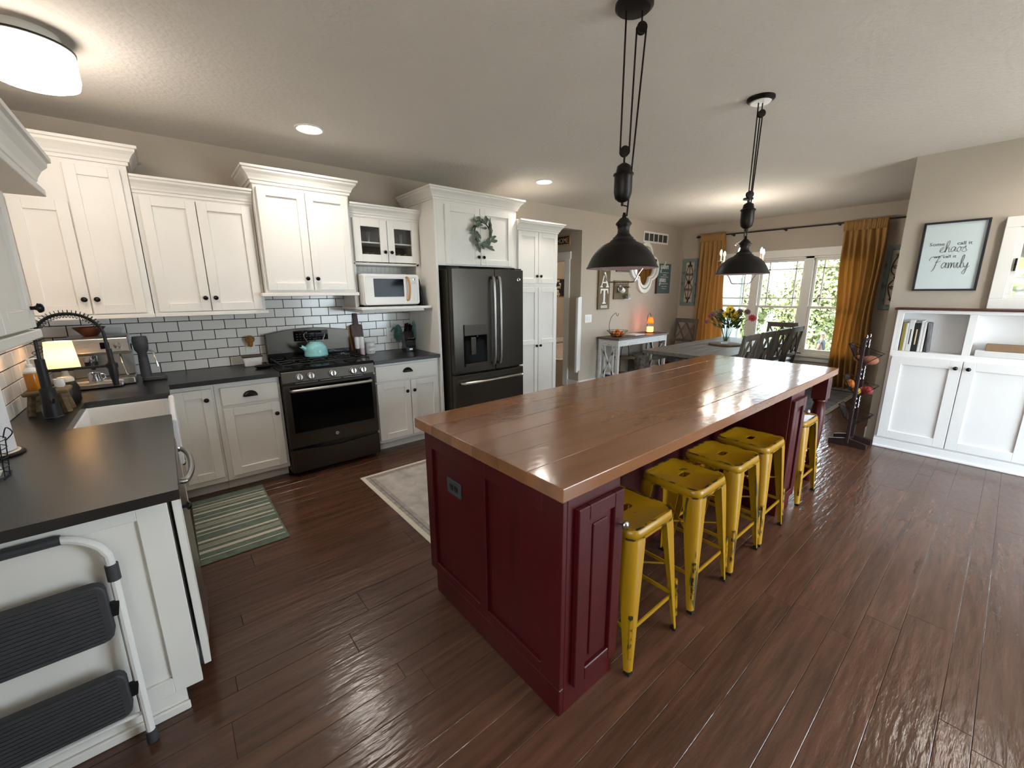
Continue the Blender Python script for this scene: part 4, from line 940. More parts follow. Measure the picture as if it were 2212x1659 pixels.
outlet('wall_outlet', 'white wall outlet on the tiles beside the knife block', '-y', -.010, 2.527, 1.098, .075, .118)
# knife block
kx, ky = 2.632, -.235
t = thing('knife_block', 'black knife block full of black-handled knives', 'knife block', (kx, ky, ZT))
build(MB().prism([(-.055, 0), (.055, 0), (.055, .055), (.045, .06), (.06, .19), (-.01, .215), (-.06, .06), (-.055, .05)], lambda u, v: (kx-.055, ky+u, ZT+.001+v), lambda u, v: (kx+.055, ky+u, ZT+.001+v)), 'block', 'black_enamel', t, bevel=.003)
build(MB().box(kx-.018, kx+.018, ky-.0565, ky-.055, ZT+.018, ZT+.036), 'maker_plate', 'brushed_steel', t)
for i in range(6):
    a = (kx-.042+i*.0168, ky-.037, ZT+.118); b = (a[0], a[1]-.055, a[2]+.028)
    build(MB().tube([a, b], [.0055, .0065], 8), 'steak_knife_handle', 'black_knob', t, smooth=True)
    build(MB().ball((b[0], b[1]-.002, b[2]), .004), 'rivet', 'chrome', t, smooth=True)
for i, (dx, dy, l) in enumerate(((-.035, .0, .075), (-.012, .005, .10), (.012, .01, .095), (.034, .005, .085), (-.024, .03, .11), (.0, .035, .115), (.026, .03, .10))):
    a = (kx+dx, ky+dy, ZT+.20); b = (a[0], a[1]-.35*l, a[2]+l*.85)
    build(MB().tube([a, b], [.008, .0105], 8), 'knife_handle', 'black_knob', t, smooth=True)
# two teal leaf-like mitts
def fringe(name, label, f, u, v, w, h, m, flip):
    n = 22; pts = []
    for i in range(n):
        a = 2*PI*i/n; k = 1.+(.16 if (i % 2 and (math.sin(a) < -.2 if not flip else math.sin(a) > .35)) else 0.)
        pts.append((u+w*math.cos(a)*k*(1-.18*math.sin(a)), v+h*math.sin(a)*k*(1.15 if i % 2 and math.sin(a) < -.5 and not flip else 1)))
    t = thing(name, label, 'decoration', f(u, v, 0))
    build(MB().prism(pts, lambda a, b: f(a, b, .0), lambda a, b: f(a, b, .012)), 'body', m, t, bevel=.004, seg=2, smooth=True)
    build(MB().tube(smooth_path([f(u-w*.7, v+h*.6, .006), f(u-w*1.3, v+h*.45, .006), f(u-w*1.75, v+h*.12, .006)], 4), [.012*(1-i/9.) + .002 for i in range(9)], 6) if not flip else
          MB().tube([f(u-w*.3, v-h*.8, .006), f(u-w*.2, v-h*1.25, .006)], [.014, .004], 6), 'tip', m, t, smooth=True)
    for j in range(3): build(MB().tube([f(u-w*.45, v+h*(.3-.28*j), .0125), f(u, v+h*(.34-.28*j), .014), f(u+w*.45, v+h*(.3-.28*j), .0125)], .0025, 5), 'ridge', 'fabric_teal_light', t, smooth=True)
    return t
fringe('leaf_hanging', 'dark teal leaf-shaped fringed decoration on the tiles beside the outlet', FM['-y'](-.011), 2.625, 1.098, .05, .088, 'fabric_teal', False)
fringe('leaf_hanging', 'pale teal leaf-shaped fringed decoration behind the knife block', FM['-x'](2.774), -.10, 1.115, .045, .10, 'fabric_teal_light', True)

# ---------------------------------------------------------------- step stool leaning on the end panel
t = thing('folding_step_stool', 'white tubular folding step stool with two dark grey treads', 'step stool', (.23, -2.63, 0))
yb = lambda z: -2.628+.06*z
rail = smooth_path([(.430, yb(.02), .022), (.428, yb(.3), .30), (.427, yb(.66), .665), (.42, yb(.72), .725), (.395, yb(.765), .765), (.345, yb(.80), .798), (.29, yb(.80), .803)], 5)
railL = [Vector((.465-p.x, p.y, p.z)) for p in rail]
build(MB().tube(rail+railL[::-1], .0125, 10), 'frame', 'plastic_white', t, smooth=True)
build(MB().tube([(.335, yb(.80)-.001, .803), (.13, yb(.80)-.001, .803)], .0155, 10), 'grip', 'plastic_grey', t, smooth=True)
for x in (.4275, .0375): build(MB().tube([(x, yb(.64), .625), (x, yb(.68), .68)], .017, 12), 'collar', 'plastic_grey', t, smooth=True)
for x in (.43, .035): build(MB().tube([(x, yb(0), .001), (x, yb(.04), .045)], .016, 12), 'foot', 'plastic_grey', t, smooth=True)
for z0, z1, x1 in ((.435, .640, .405), (.150, .318, .405)):
    y0 = yb((z0+z1)/2)-.004; zc, h = (z0+z1)/2, z1-z0; w = x1-.06; xc = x1-w/2
    tr_ = build(MB().prism(rrect(w, h, .03, 3), lambda u, v: (xc+u, y0-.026, zc+v), lambda u, v: (xc+u, y0+.010, zc+v)), 'tread', 'plastic_grey', t, bevel=.004, smooth=True)
    rb = MB(); n_ = int(h/.014)
    for i in range(n_): rb.box(xc-w/2+.02, xc+w/2-.02, y0-.0295, y0-.026, z0+.01+i*.0138, z0+.017+i*.0138)
    build(rb, 'tread_rib', 'plastic_grey', tr_)
    build(MB().box(x1-.002, .428, y0-.008, y0+.004, zc-.03, zc+.02), 'bracket', 'black_iron', t)
build(MB().box(.295, .325, yb(.63)-.033, yb(.63)-.031, .625, .636), 'sticker', 'red_sticker', t); build(MB().box(.325, .385, yb(.63)-.033, yb(.63)-.031, .626, .636), 'sticker', 'cloth_grey', t)
build(MB().tube([(.425, yb(.1)+.012, .115), (.04, yb(.1)+.012, .115)], .007, 8), 'rear_bar', 'plastic_white', t, smooth=True)
build(MB().tube([(.418, yb(.5)+.014, .52), (.418, yb(.12)+.014, .12)], .006, 6), 'rear_leg', 'black_iron', t, smooth=True)

# ---------------------------------------------------------------- island
IX0, IX1, IY0, IY1 = 1.5425, 4.628, -3.516, -2.521
BX0, BX1, BY0, BY1 = 1.574, 3.955, -3.489, -2.556
t = thing('kitchen_island', 'long dark red island with turned corner legs and end cabinets', 'kitchen island', (3.0, -3.0, 0))
M_R = 'island_red'
YK = -3.09
build(MB().box(BX0+.022, BX1, YK, BY1, .10, .879).box(BX0+.022, BX1, YK, BY1-.05, 0, .10), 'body', M_R, t, bevel=.002)
# near end: two recessed panels
ep = MB(); f_ = '-x'; P_ = BX0+.022
for a, b in ((BY0, BY0+.10), (-3.055, -2.995), (BY1-.062, BY1)): ep.fbox(f_, P_, a, b, .115, .879, 0, .022)
for a, b in ((BY0+.10, -3.055), (-2.995, BY1-.062)): ep.fbox(f_, P_, a, b, .79, .879, 0, .022); ep.fbox(f_, P_, a, b, .115, .165, 0, .022)
ep.fbox(f_, P_, BY0, BY1-.055, 0, .115, 0, .022)
ep.fbox(f_, P_, BY0+.101, -3.056, .166, .789, 0, .008); ep.fbox(f_, P_, -2.994, BY1-.063, .166, .789, 0, .008)
build(ep, 'end_panel', M_R, t, bevel=.0025)
# stool side end cabinets
for x0, x1, side in ((BX0+.022, 1.880, 1), (3.70, BX1, -1)):
    c = build(MB().box(x0, x1, BY0, YK, 0, .879), 'end_cabinet', M_R, t, bevel=.002)
    a, b = (x0+.035, x1+.0) if side == 1 else (x0+.012, x1-.012)
    mb = MB(); z0, z1 = .105, .822; r = .055
    mb.fbox('-y', BY0, a, a+r, z0, z1, 0, .022).fbox('-y', BY0, b-r, b, z0, z1, 0, .022).fbox('-y', BY0, a+r, b-r, z0, z0+r, 0, .022).fbox('-y', BY0, a+r, b-r, z1-r, z1, 0, .022)
    mb.fbox('-y', BY0, a+r, b-r, z0+r, z1-r, 0, .008).fbox('-y', BY0, a+r+.03, b-r-.03, z0+r+.03, z1-r-.03, .008, .014)
    d = build(mb, 'cabinet_door', M_R, t, bevel=.003)
    kx = b-.018 if side == 1 else b-.02
    knob(d, (kx, BY0-.022, .690 if side == 1 else .72), (0, -1, 0), 'brushed_steel', .0165)
# turned legs at the far end
prof = [(.03, 0), (.036, .02), (.030, .05), (.033, .09), (.045, .13), (.028, .15), (.040, .17), (.040, .18), (.030, .20), (.040, .215), (.040, .225), (.030, .245), (.038, .30), (.046, .40), (.050, .50), (.046, .60), (.036, .655), (.048, .67), (.048, .685), (.042, .69)]
for y in (-3.445, -2.60):
    l = build(MB().lathe(prof, (4.545, y, 0), 20), 'turned_leg', M_R, t, smooth=True, ang=50)
    build(MB().box(4.495, 4.595, y-.05, y+.05, .69, .879), 'leg_block', M_R, l, bevel=.003)
build(MB().box(BX1, 4.50, -2.615, -2.59, .79, .879).box(4.53, 4.555, -3.40, -2.64, .79, .879), 'apron', M_R, t)
# top: boards along x
tp = thing('wooden_worktop', 'glossy reddish brown plank worktop on the red island', 'worktop', (3.0, -3.0, .88))
rs = random.Random(11); ys = [IY0, -3.345, -3.19, -3.02, -2.86, -2.69, IY1]
for a, b in zip(ys[:-1], ys[1:]):
    cuts = [IX0]+([rs.uniform(2.3, 3.8)] if rs.random() < .0 else [])+[IX1]
    for c, d in zip(cuts[:-1], cuts[1:]):
        build(MB().box(c, d, a+.0002, b-.0002, .8800, .9300), 'board', 'island_wood', tp, bevel=.0035 if a in (IY0,) or b == IY1 else .0016, seg=2)
t2 = outlet('island_outlet', 'black outlet in a grey plate on the red island end', '-x', P_-.008, -2.80, .648, .118, .074, 'plastic_grey', True)

# ---------------------------------------------------------------- stools
def make_stool():
    t = thing('bar_stool', '', 'stool')
    zt = .612; S = .305
    # seat pan with rolled rim and hand slot
    mb = MB()
    o1, o2, o3 = rrect(S, S, .045, 4), rrect(S-.028, S-.028, .035, 4), rrect(S-.040, S-.040, .030, 4)
    sl = rrect(.078, .040, .0149, 4)
    n = len(o1)
    loops = [[(x, y, zt-.036) for x, y in rrect(S+.012, S+.012, .05, 4)], [(x, y, zt-.012) for x, y in rrect(S+.004, S+.004, .047, 4)], [(x, y, zt-.003) for x, y in rrect(S-.006, S-.006, .044, 4)], [(x, y, zt) for x, y in rrect(S-.016, S-.016, .04, 4)],
             [(x, y, zt) for x, y in o2], [(x, y, zt-.004) for x, y in o3], [(x, y, zt-.005) for x, y in sl], [(x, y, zt-.012) for x, y in sl]]
    vs = [p for l in loops for p in l]; fs = [(i*n+k, i*n+(k+1) % n, (i+1)*n+(k+1) % n, (i+1)*n+k) for i in range(len(loops)-1) for k in range(n)]
    seat = build(mb.add(vs, fs), 'seat', 'stool_yellow', t, smooth=True, ang=50)
    so = seat.modifiers.new('thickness', 'SOLIDIFY'); so.thickness = .003; so.offset = -1
    build(MB().ring(rrect(S-.004, S-.004, .044, 4), rrect(S-.026, S-.026, .035, 4), lambda u, v: (u, v, zt-.001), lambda u, v: (u, v, zt+.0012)), 'rim', 'stool_edge', seat)
    build(MB().ring(rrect(S+.0165, S+.0165, .052, 4), rrect(S+.008, S+.008, .048, 4), lambda u, v: (u, v, zt-.040), lambda u, v: (u, v, zt-.033)), 'skirt_edge', 'stool_edge', seat)
    # four folded tapering legs
    def sect(w, c, th):
        out = [(-w, 0)]+[(-c+c*math.sin(a), -c+c*math.cos(a)) for a in [PI/2*i/4 for i in range(5)]]+[(0, -w)]
        k = c*.7; inn = [(-th, -w)]+[(-th-k+k*math.cos(a), -th-k+k*math.sin(a)) for a in [PI/2*i/4 for i in range(5)]]+[(-w, -th)]
        return out+inn
    for sx in (1, -1):
        for sy in (1, -1):
            A = sect(.078, .035, .004); B = sect(.030, .020, .004); C_ = sect(.026, .018, .004); vs = []; n = len(A)
            for (sec, off, z) in ((A, S/2+.002, zt-.034), (A, S/2+.006, zt-.06), (B, .187, .05), (C_, .190, .012)):
                for u, v in sec: vs.append((sx*(off+u), sy*(off+v), z))
            fs = [(i*n+k, i*n+(k+1) % n, (i+1)*n+(k+1) % n, (i+1)*n+k) for i in range(3) for k in range(n)]+[tuple(range(n)), tuple(3*n+k for k in range(n))[::-1]]
            if sx*sy < 0: fs = [tuple(reversed(f)) for f in fs]
            leg = build(MB().add(vs, fs), 'leg', 'stool_leg', t, smooth=True, ang=40)
            r0, r1 = .182, .171
            build(MB().tube([(sx*(r0-.002), sy*(r0-.002), .075), (sx*(r1), sy*(r1), .26)], [.0085, .0105], 6), 'rib', 'stool_edge', leg, smooth=True)
            build(MB().box(*sorted((sx*.166, sx*.192)), *sorted((sy*.166, sy*.192)), .0005, .013), 'foot_cap', 'stool_black', leg)
    for (ax, s) in (('x', 1), ('x', -1), ('y', 1), ('y', -1)):
        z = .185; o = .165
        p = ((-o, s*o, z), (o, s*o, z)) if ax == 'x' else ((s*o, -o, z), (s*o, o, z))
        build(MB().bar(p[0], p[1], .006, .018), 'stretcher', 'stool_yellow', t)
    for s in (1, -1): build(MB().tube([(-.13, -s*.13, .34), (.13, s*.13, .34)], .005, 6), 'cross_brace', 'stool_yellow', t)
    return t
st0 = make_stool(); GS = 'yellow metal stools along the island'
labs = ['distressed yellow metal stool nearest the viewer, half hidden by the red end cabinet', 'yellow metal stool second from the near red end cabinet', 'yellow metal stool third from the near red end cabinet',
        'yellow metal stool right before the far red end cabinet', 'yellow metal stool beyond the far end cabinet, beside the turned leg']
for i, (x, lab) in enumerate(zip((2.098, 2.608, 3.038, 3.441, 4.181), labs)):
    if i == 0: st0.location = (x, -3.367, 0); st0['label'] = lab; st0['group'] = GS
    else: dup(st0, (x, -3.367+(.014 if i == 4 else 0), 0), 0, lab, GS)

# ---------------------------------------------------------------- pendants
def pendant(x, y, label, swap, cw):
    t = thing('pendant_lamp', label, 'pendant lamp', (x, y, ZC), 'pulley pendants over the island')
    zr = 1.622
    build(MB().lathe([(.0, 0), (.078, 0), (.078, -.012), (.066, -.022), (.02, -.026), (0, -.026)], (x, y, ZC), 26), 'canopy', 'bronze_dark', t, smooth=True)
    if swap: build(MB().lathe([(.0, -.026), (.060, -.0235), (.056, -.028), (0, -.029)], (x, y, ZC), 26), 'canopy_inset', 'plastic_white', t, smooth=True)
    dx, dy = (.62*.0, .0) if not swap else (0, 0)
    ux, uy = .76, -.64                     # across the view: pulleys hang side by side
    if swap: ux, uy = .34, -.22
    px, py = x+ux*.035, y+uy*.035; wx, wy = x-ux*.012, y-uy*.012
    sx_, sy_ = x, y
    zp = 2.60; zw = 2.13
    build(MB().lathe([(.0, -.012), (.022, -.010), (.018, 0), (.022, .010), (0, .012)], (px, py, zp), 16, (.62, .75, 0)).tube([(px, py, zp+.02), (px, py, ZC-.02)], .004, 6), 'upper_pulley', 'bronze_dark', t, smooth=True)
    build(MB().lathe([(.0, -.012), (.022, -.010), (.018, 0), (.022, .010), (0, .012)], (wx, wy, zw), 16, (.62, .75, 0)).tube([(wx, wy, zw-.015), (wx, wy, zw-.05)], .005, 6), 'lower_pulley', 'bronze_dark', t, smooth=True)
    for (a, b) in (((wx-ux*.02, wy-uy*.02, zw), (wx-ux*.02, wy-uy*.02, ZC-.02)), ((wx+ux*.02, wy+uy*.02, zw), (px-ux*.02, py-uy*.02, zp)), ((px+ux*.02, py+uy*.02, zp), (sx_+ux*.012, sy_+uy*.012, 1.86))):
        build(MB().tube([a, b], .0042, 6), 'cord', 'bronze_dark', t, smooth=True)
    build(MB().lathe([(.0, -.045), (.012, -.048), (.030, -.06), (.034, -.085), (.044, -.09), (.046, -.097), (.040, -.102), (.040, -.17), (.034, -.195), (.018, -.208), (.006, -.212), (.006, -.225), (0, -.228)], (wx, wy, zw), 22), 'counterweight', 'bronze_dark', t, smooth=True, ang=50)
    build(MB().tube([(wx, wy, zw-.222), (sx_+ux*.012, sy_+uy*.012, zw-.228)], .003, 6), 'guide_arm', 'bronze_dark', t, smooth=True)
    prof = [(.006, 1.875), (.010, 1.855), (.019, 1.850), (.036, 1.829), (.036, 1.824), (.029, 1.816), (.026, 1.80), (.028, 1.785), (.040, 1.770), (.046, 1.767), (.047, 1.760), (.057, 1.754), (.060, 1.748), (.090, 1.735), (.113, 1.7155), (.130, 1.696), (.1425, 1.677), (.153, 1.655), (.159, 1.640), (.165, 1.631), (.164, 1.629)]
    sh = build(MB().lathe([(r, z) for r, z in prof], (x, y, 0), 40), 'shade', 'bronze_dark', t, smooth=True, ang=50)
    inn = [(.162, 1.6285), (.155, 1.642), (.139, 1.675), (.110, 1.711), (.087, 1.730), (.03, 1.741), (0, 1.742)]
    build(MB().lathe(inn, (x, y, 0), 40), 'shade_lining', 'shade_inside', sh, smooth=True, ang=60)
    build(MB().lathe([(.013, 0), (.013, -.03), (.028, -.055), (.030, -.07), (.02, -.09), (0, -.094)], (x, y, 1.733), 16), 'bulb', 'ceramic_white', t, smooth=True)
    a = math.atan2(uy, ux) if not swap else math.atan2(-.64, .76)
    c, s = math.cos(a), math.sin(a)
    hp = [(x-c*.100, y-s*.100, 1.632), (x-c*.078, y-s*.078, 1.60), (x-c*.064, y-s*.064, 1.573), (x-c*.045, y-s*.045, 1.567), (x+c*.045, y+s*.045, 1.567), (x+c*.064, y+s*.064, 1.573), (x+c*.078, y+s*.078, 1.60), (x+c*.100, y+s*.100, 1.632)]
    build(MB().tube(smooth_path(hp, 4), .0032, 8), 'pull_handle', 'chrome', t, smooth=True)
    build(MB().ball((x+c*.155, y+s*.155, 1.662), .009), 'thumb_screw', 'black_knob', t, smooth=True)
pendant(2.362, -3.100, 'black dome pulley pendant over the near half of the island', False, 0)
pendant(3.716, -3.093, 'black dome pulley pendant over the far end of the island', True, 0)

# ---------------------------------------------------------------- ceiling lights
def can_light(x, y, label, watts=2.8):
    t = thing('recessed_light', label, 'ceiling light', (x, y, ZC), 'recessed ceiling lights')
    build(MB().lathe([(.100, 0), (.100, -.006), (.088, -.010), (.074, -.004), (.070, -.0005)], (x, y, ZC), 30), 'trim_ring', 'plastic_white', t, smooth=True)
    build(MB().lathe([(.0, -.002), (.070, -.002), (.070, -.001), (0, -.001)], (x, y, ZC), 30), 'lens', 'can_glow', t, smooth=True)
    d = bpy.data.lights.new('can_light', 'AREA'); d.shape = 'DISK'; d.size = .13; d.energy = watts; d.color = (1, .93, .85); d.spread = math.radians(150)
    o = bpy.data.objects.new('can_light', d); COL.objects.link(o); o.parent = t; o.location = (0, 0, -.012)
can_light(1.676, -.84, 'lit recessed ceiling light in front of the range'); can_light(4.045, -.825, 'lit recessed ceiling light in front of the pantry')
for x, y, l in ((5.6, -4.7, 'right'), (2.2, -5.3, 'left'), (3.9, -5.3, 'middle')): can_light(x, y, 'recessed ceiling light behind the viewer, %s one' % l, 3)  # left and middle ones are added out of view to brighten the room
t = thing('drum_ceiling_light', 'white drum flush ceiling light glowing over the sink', 'ceiling light', (.39, -1.27, ZC))
dx, dy = .37, -1.26
build(MB().lathe([(.120, 0), (.120, -.03), (.11, -.05), (.10, -.052)], (dx, dy, ZC), 32), 'ceiling_pan', 'plastic_white', t, smooth=True)
build(MB().lathe([(.155, -.050), (.160, -.056), (.162, -.165), (.154, -.195), (.12, -.210), (0, -.215)], (dx, dy, ZC), 36), 'drum_shade', 'drum_glow', t, smooth=True, ang=60)
build(MB().lathe([(.1585, -.048), (.164, -.050), (.164, -.058), (.1605, -.060)], (dx, dy, ZC), 36), 'top_band', 'bronze_dark', t, smooth=True)
d = bpy.data.lights.new('drum_light', 'POINT'); d.energy = 3.0; d.color = (1, .95, .88); d.shadow_soft_size = .16
o = bpy.data.objects.new('drum_light', d); COL.objects.link(o); o.parent = t; o.location = (dx-.39, dy+1.27, -.22-.16)

# ---------------------------------------------------------------- rugs on the kitchen floor
t = thing('striped_kitchen_mat', 'green and cream striped mat in front of the sink', 'rug', (.86, -1.09, 0))
mx0, mx1, my0, my1 = .625, 1.09, -1.572, -.612
build(MB().box(mx0, mx1, my0, my1, .0003, .007), 'base', 'mat_green', t, bevel=.003)
stripes = [(.055, .008), (.095, .018), (.125, .006), (.14, .006), (.175, .024), (.245, .008), (.29, .026), (.335, .006), (.35, .006), (.365, .006), (.405, .022), (.455, .01), (.53, .024), (.575, .006), (.59, .006), (.605, .006), (.64, .03), (.71, .01)]
for p, w in stripes:
    y1 = my1-p*1.22-.02; build(MB().box(mx0+.004, mx1-.012, y1-w, y1, .0065, .0080), 'stripe', 'mat_cream', t)
t = thing('vintage_runner_rug', 'faded cream patterned rug beside the island', 'rug', (2.6, -1.7, 0))
build(MB().box(1.742, 3.70, -2.48, -1.020, .0003, .006), 'base', 'rug_edge', t, bevel=.002)
build(MB().box(1.775, 3.667, -2.447, -1.053, .0055, .0068), 'border', 'rug_border', t)
build(MB().box(1.835, 3.607, -2.387, -1.113, .0062, .0076), 'field', 'rug_cream', t)
bl = MB()
for x0, x1, y0, y1 in ((1.800, 3.642, -2.424, -2.418), (1.800, 3.642, -1.082, -1.076), (1.800, 1.806, -2.424, -1.076), (3.636, 3.642, -2.424, -1.076)): bl.box(x0, x1, y0, y1, .0066, .0074)
build(bl, 'border_line', 'rug_grey', t)

# ---------------------------------------------------------------- dining table and chairs
t = thing('dining_table', 'weathered grey trestle dining table', 'table', (6.65, -1.75, 0))
tx0, tx1, ty0, ty1 = 5.46, 7.82, -2.25, -1.25
for i in range(6):
    w = (ty1-ty0)/6; build(MB().box(tx0+.10, tx1-.10, ty0+i*w+.0008, ty0+(i+1)*w-.0008, .715, .76), 'top_board', 'grey_wood', t, bevel=.002)
for a, b in ((tx0, tx0+.099), (tx1-.099, tx1)): build(MB().box(a, b, ty0, ty1, .715, .76), 'breadboard_end', 'grey_wood', t, bevel=.003)
for x in (5.86, 7.42):
    build(MB().box(x-.05, x+.05, -2.12, -1.38, .64, .7145), 'trestle_head', 'grey_wood', t, bevel=.003)
    for s in (-1, 1): build(MB().bar((x, -1.75+s*.26, .642), (x, -1.75+s*.31, .071), .09, .09), 'trestle_leg', 'grey_wood', t, bevel=.003)
    build(MB().box(x-.05, x+.05, -2.14, -1.36, 0, .07), 'trestle_foot', 'grey_wood', t, bevel=.003)
build(MB().box(5.86, 7.42, -1.79, -1.71, .30, .36), 'stretcher', 'grey_wood', t, bevel=.003)
build(MB().box(5.52, 7.76, -1.40, -1.36, .63, .7145).box(5.52, 7.76, -2.14, -2.10, .63, .7145), 'apron', 'grey_wood', t)
t.location.z += .0072
def make_chair():
    """faces +y in its own frame, back at -y"""
    t = thing('dining_chair', '', 'chair'); W = .44; rec = .085
    yb = lambda z: -.20-rec*max(0, (z-.45))/.55
    for s in (-1, 1):
        x = s*(W/2-.02)
        build(MB().bar((x, -.20, 0), (x, -.20, .46), .035, .04), 'rear_leg', 'chair_wood', t, bevel=.002)
        build(MB().bar((x, -.20, .455), (x, yb(1.0), 1.0), .035, .038), 'back_post', 'chair_wood', t, bevel=.002)
        build(MB().bar((x, .19, 0), (x, .19, .43), .038, .038), 'front_leg', 'chair_wood', t, bevel=.002)
    build(MB().box(-W/2, W/2, -.21, .22, .43, .46), 'seat', 'chair_wood', t, bevel=.006, seg=2)
    build(MB().box(-W/2+.03, W/2-.03, .18, .20, .36, .43).box(-W/2+.03, W/2-.03, -.205, -.185, .36, .43), 'apron', 'chair_wood', t)
    build(MB().bar((-W/2, yb(.965), .965), (W/2, yb(.965), .965), .03, .075), 'top_rail', 'chair_wood', t, bevel=.004)
    build(MB().bar((-W/2+.03, yb(.60), .60), (W/2-.03, yb(.60), .60), .024, .05), 'lower_rail', 'chair_wood', t, bevel=.003)
    xl, xr = -W/2+.038, W/2-.038
    for a, b in ((xl, 0), (0, xl), (0, xr), (xr, 0)):
        build(MB().bar((a, yb(.93), .93), (b, yb(.62), .62), .016, .022), 'back_slat', 'chair_wood', t)
    for s in (-1, 1): build(MB().bar((s*(W/2-.02), -.19, .16), (s*(W/2-.02), .18, .16), .02, .028), 'side_stretcher', 'chair_wood', t)
    build(MB().bar((-W/2+.02, 0, .16), (W/2-.02, 0, .16), .02, .028), 'stretcher', 'chair_wood', t)
    return t
ch0 = make_chair(); GC = 'grey wooden dining chairs'
cl = [(5.99, -2.09, 0, 'grey X-back dining chair first in the row, nearest the island'), (6.53, -2.09, 0, 'grey X-back dining chair second in the row from the island'),
      (7.07, -2.09, 0, 'grey X-back dining chair third in the row from the island'), (7.61, -2.09, 0, 'grey X-back dining chair last in the row, nearest the window'),
      (8.08, -1.94, PI/2, 'grey X-back dining chair at the window end of the table'), (8.02, -.345, PI/2, 'grey X-back chair in the corner left of the gold curtain')]
for i, (x, y, rz, lab) in enumerate(cl):
    zr_ = .0072 if i < 5 else 0
    if i == 0: ch0.location = (x, y, zr_); ch0['label'] = lab; ch0['group'] = GC
    else: dup(ch0, (x, y, zr_), rz, lab, GC)
# round tray and flowers
o = build(MB().lathe([(.0, 0), (.20, 0), (.21, .005), (.21, .018), (.20, .022), (0, .020)], (6.72, -1.76, .7677), 36), 'lazy_susan', 'driftwood', None, smooth=True, ang=50)
tag(o, 'round wooden board under the flower vase', 'tray')
vx, vy, vz = 6.72, -1.76, .7902
t = thing('flower_vase', 'clear glass vase on the dining table', 'vase', (vx, vy, vz))
build(MB().lathe([(.0, 0), (.05, 0), (.055, .006), (.062, .24), (.059, .24), (.052, .014), (0, .012)], (vx, vy, vz), 22), 'vase', 'clear_glass', t, smooth=True, ang=60)
t = thing('flower_bouquet', 'mixed bouquet of yellow daisies and red blooms in the glass vase', 'flowers', (vx, vy, vz+.016))
rs = random.Random(5)
def head_disc(c, nrm, r, m, petals, parent, core=None):
    mb = MB(); nz = Vector(nrm).normalized(); a = nz.orthogonal().normalized(); b = nz.cross(a); c = Vector(c)
    for i in range(petals):
        t_ = 2*PI*i/petals; d = a*math.cos(t_)+b*math.sin(t_); s = nz.cross(d)
        mb.add([c+d*r*.15-s*r*.05, c+d*r*.6-s*r*.2+nz*.004, c+d*r, c+d*r*.6+s*r*.2+nz*.004, c+d*r*.15+s*r*.05], [(0, 1, 2, 3, 4)])
    h = build(mb, 'bloom', m, parent)
    if core: build(MB().ball(c+nz*.004, r*.28), 'flower_heart', core, h, smooth=True)
    return h
bl = [(-.02, -.05, .43, .075, 'petal_yellow'), (.05, -.07, .40, .075, 'petal_yellow'), (-.08, -.02, .41, .065, 'petal_yellow'), (.0, -.02, .47, .065, 'petal_yellow'), (.02, -.09, .36, .065, 'petal_yellow'),
      (.10, -.28, .36, .06, 'petal_red'), (.12, -.20, .44, .05, 'petal_mauve'), (-.14, .15, .40, .05, 'petal_mauve'), (-.10, .20, .38, .04, 'petal_red'), (.04, -.14, .45, .045, 'petal_mauve'), (-.18, .21, .30, .035, 'petal_mauve'), (.02, .10, .44, .04, 'petal_mauve')]
for i, (dx, dy, dz, r, m) in enumerate(bl):
    p = (vx+dx, vy+dy, vz+dz)
    st = build(MB().tube(smooth_path([(vx+dx*.06, vy+dy*.06, vz+.03), (vx+dx*.35, vy+dy*.35, vz+.24), p], 4), .003, 5), 'stem', 'leaf_green', t, smooth=True)
    head_disc(p, (-.8+dx, -.35+dy, .45), r, m, 12, t, 'flower_heart' if m == 'petal_yellow' else m)
lv = MB()
for i in range(170):
    a = rs.uniform(0, 2*PI); r = rs.uniform(.02, .16); h = rs.uniform(.20, .42); c = Vector((vx+r*math.cos(a), vy+r*math.sin(a), vz+h))
    d = Vector((math.cos(a), math.sin(a), rs.uniform(.3, 1.6))).normalized(); s = d.orthogonal().normalized(); L_ = rs.uniform(.06, .12)
    lv.add([c, c+d*L_*.5+s*.017, c+d*L_, c+d*L_*.5-s*.017], [(0, 1, 2, 3)])
o = build(lv, 'foliage', 'leaf_green', t); o['kind'] = 'stuff'
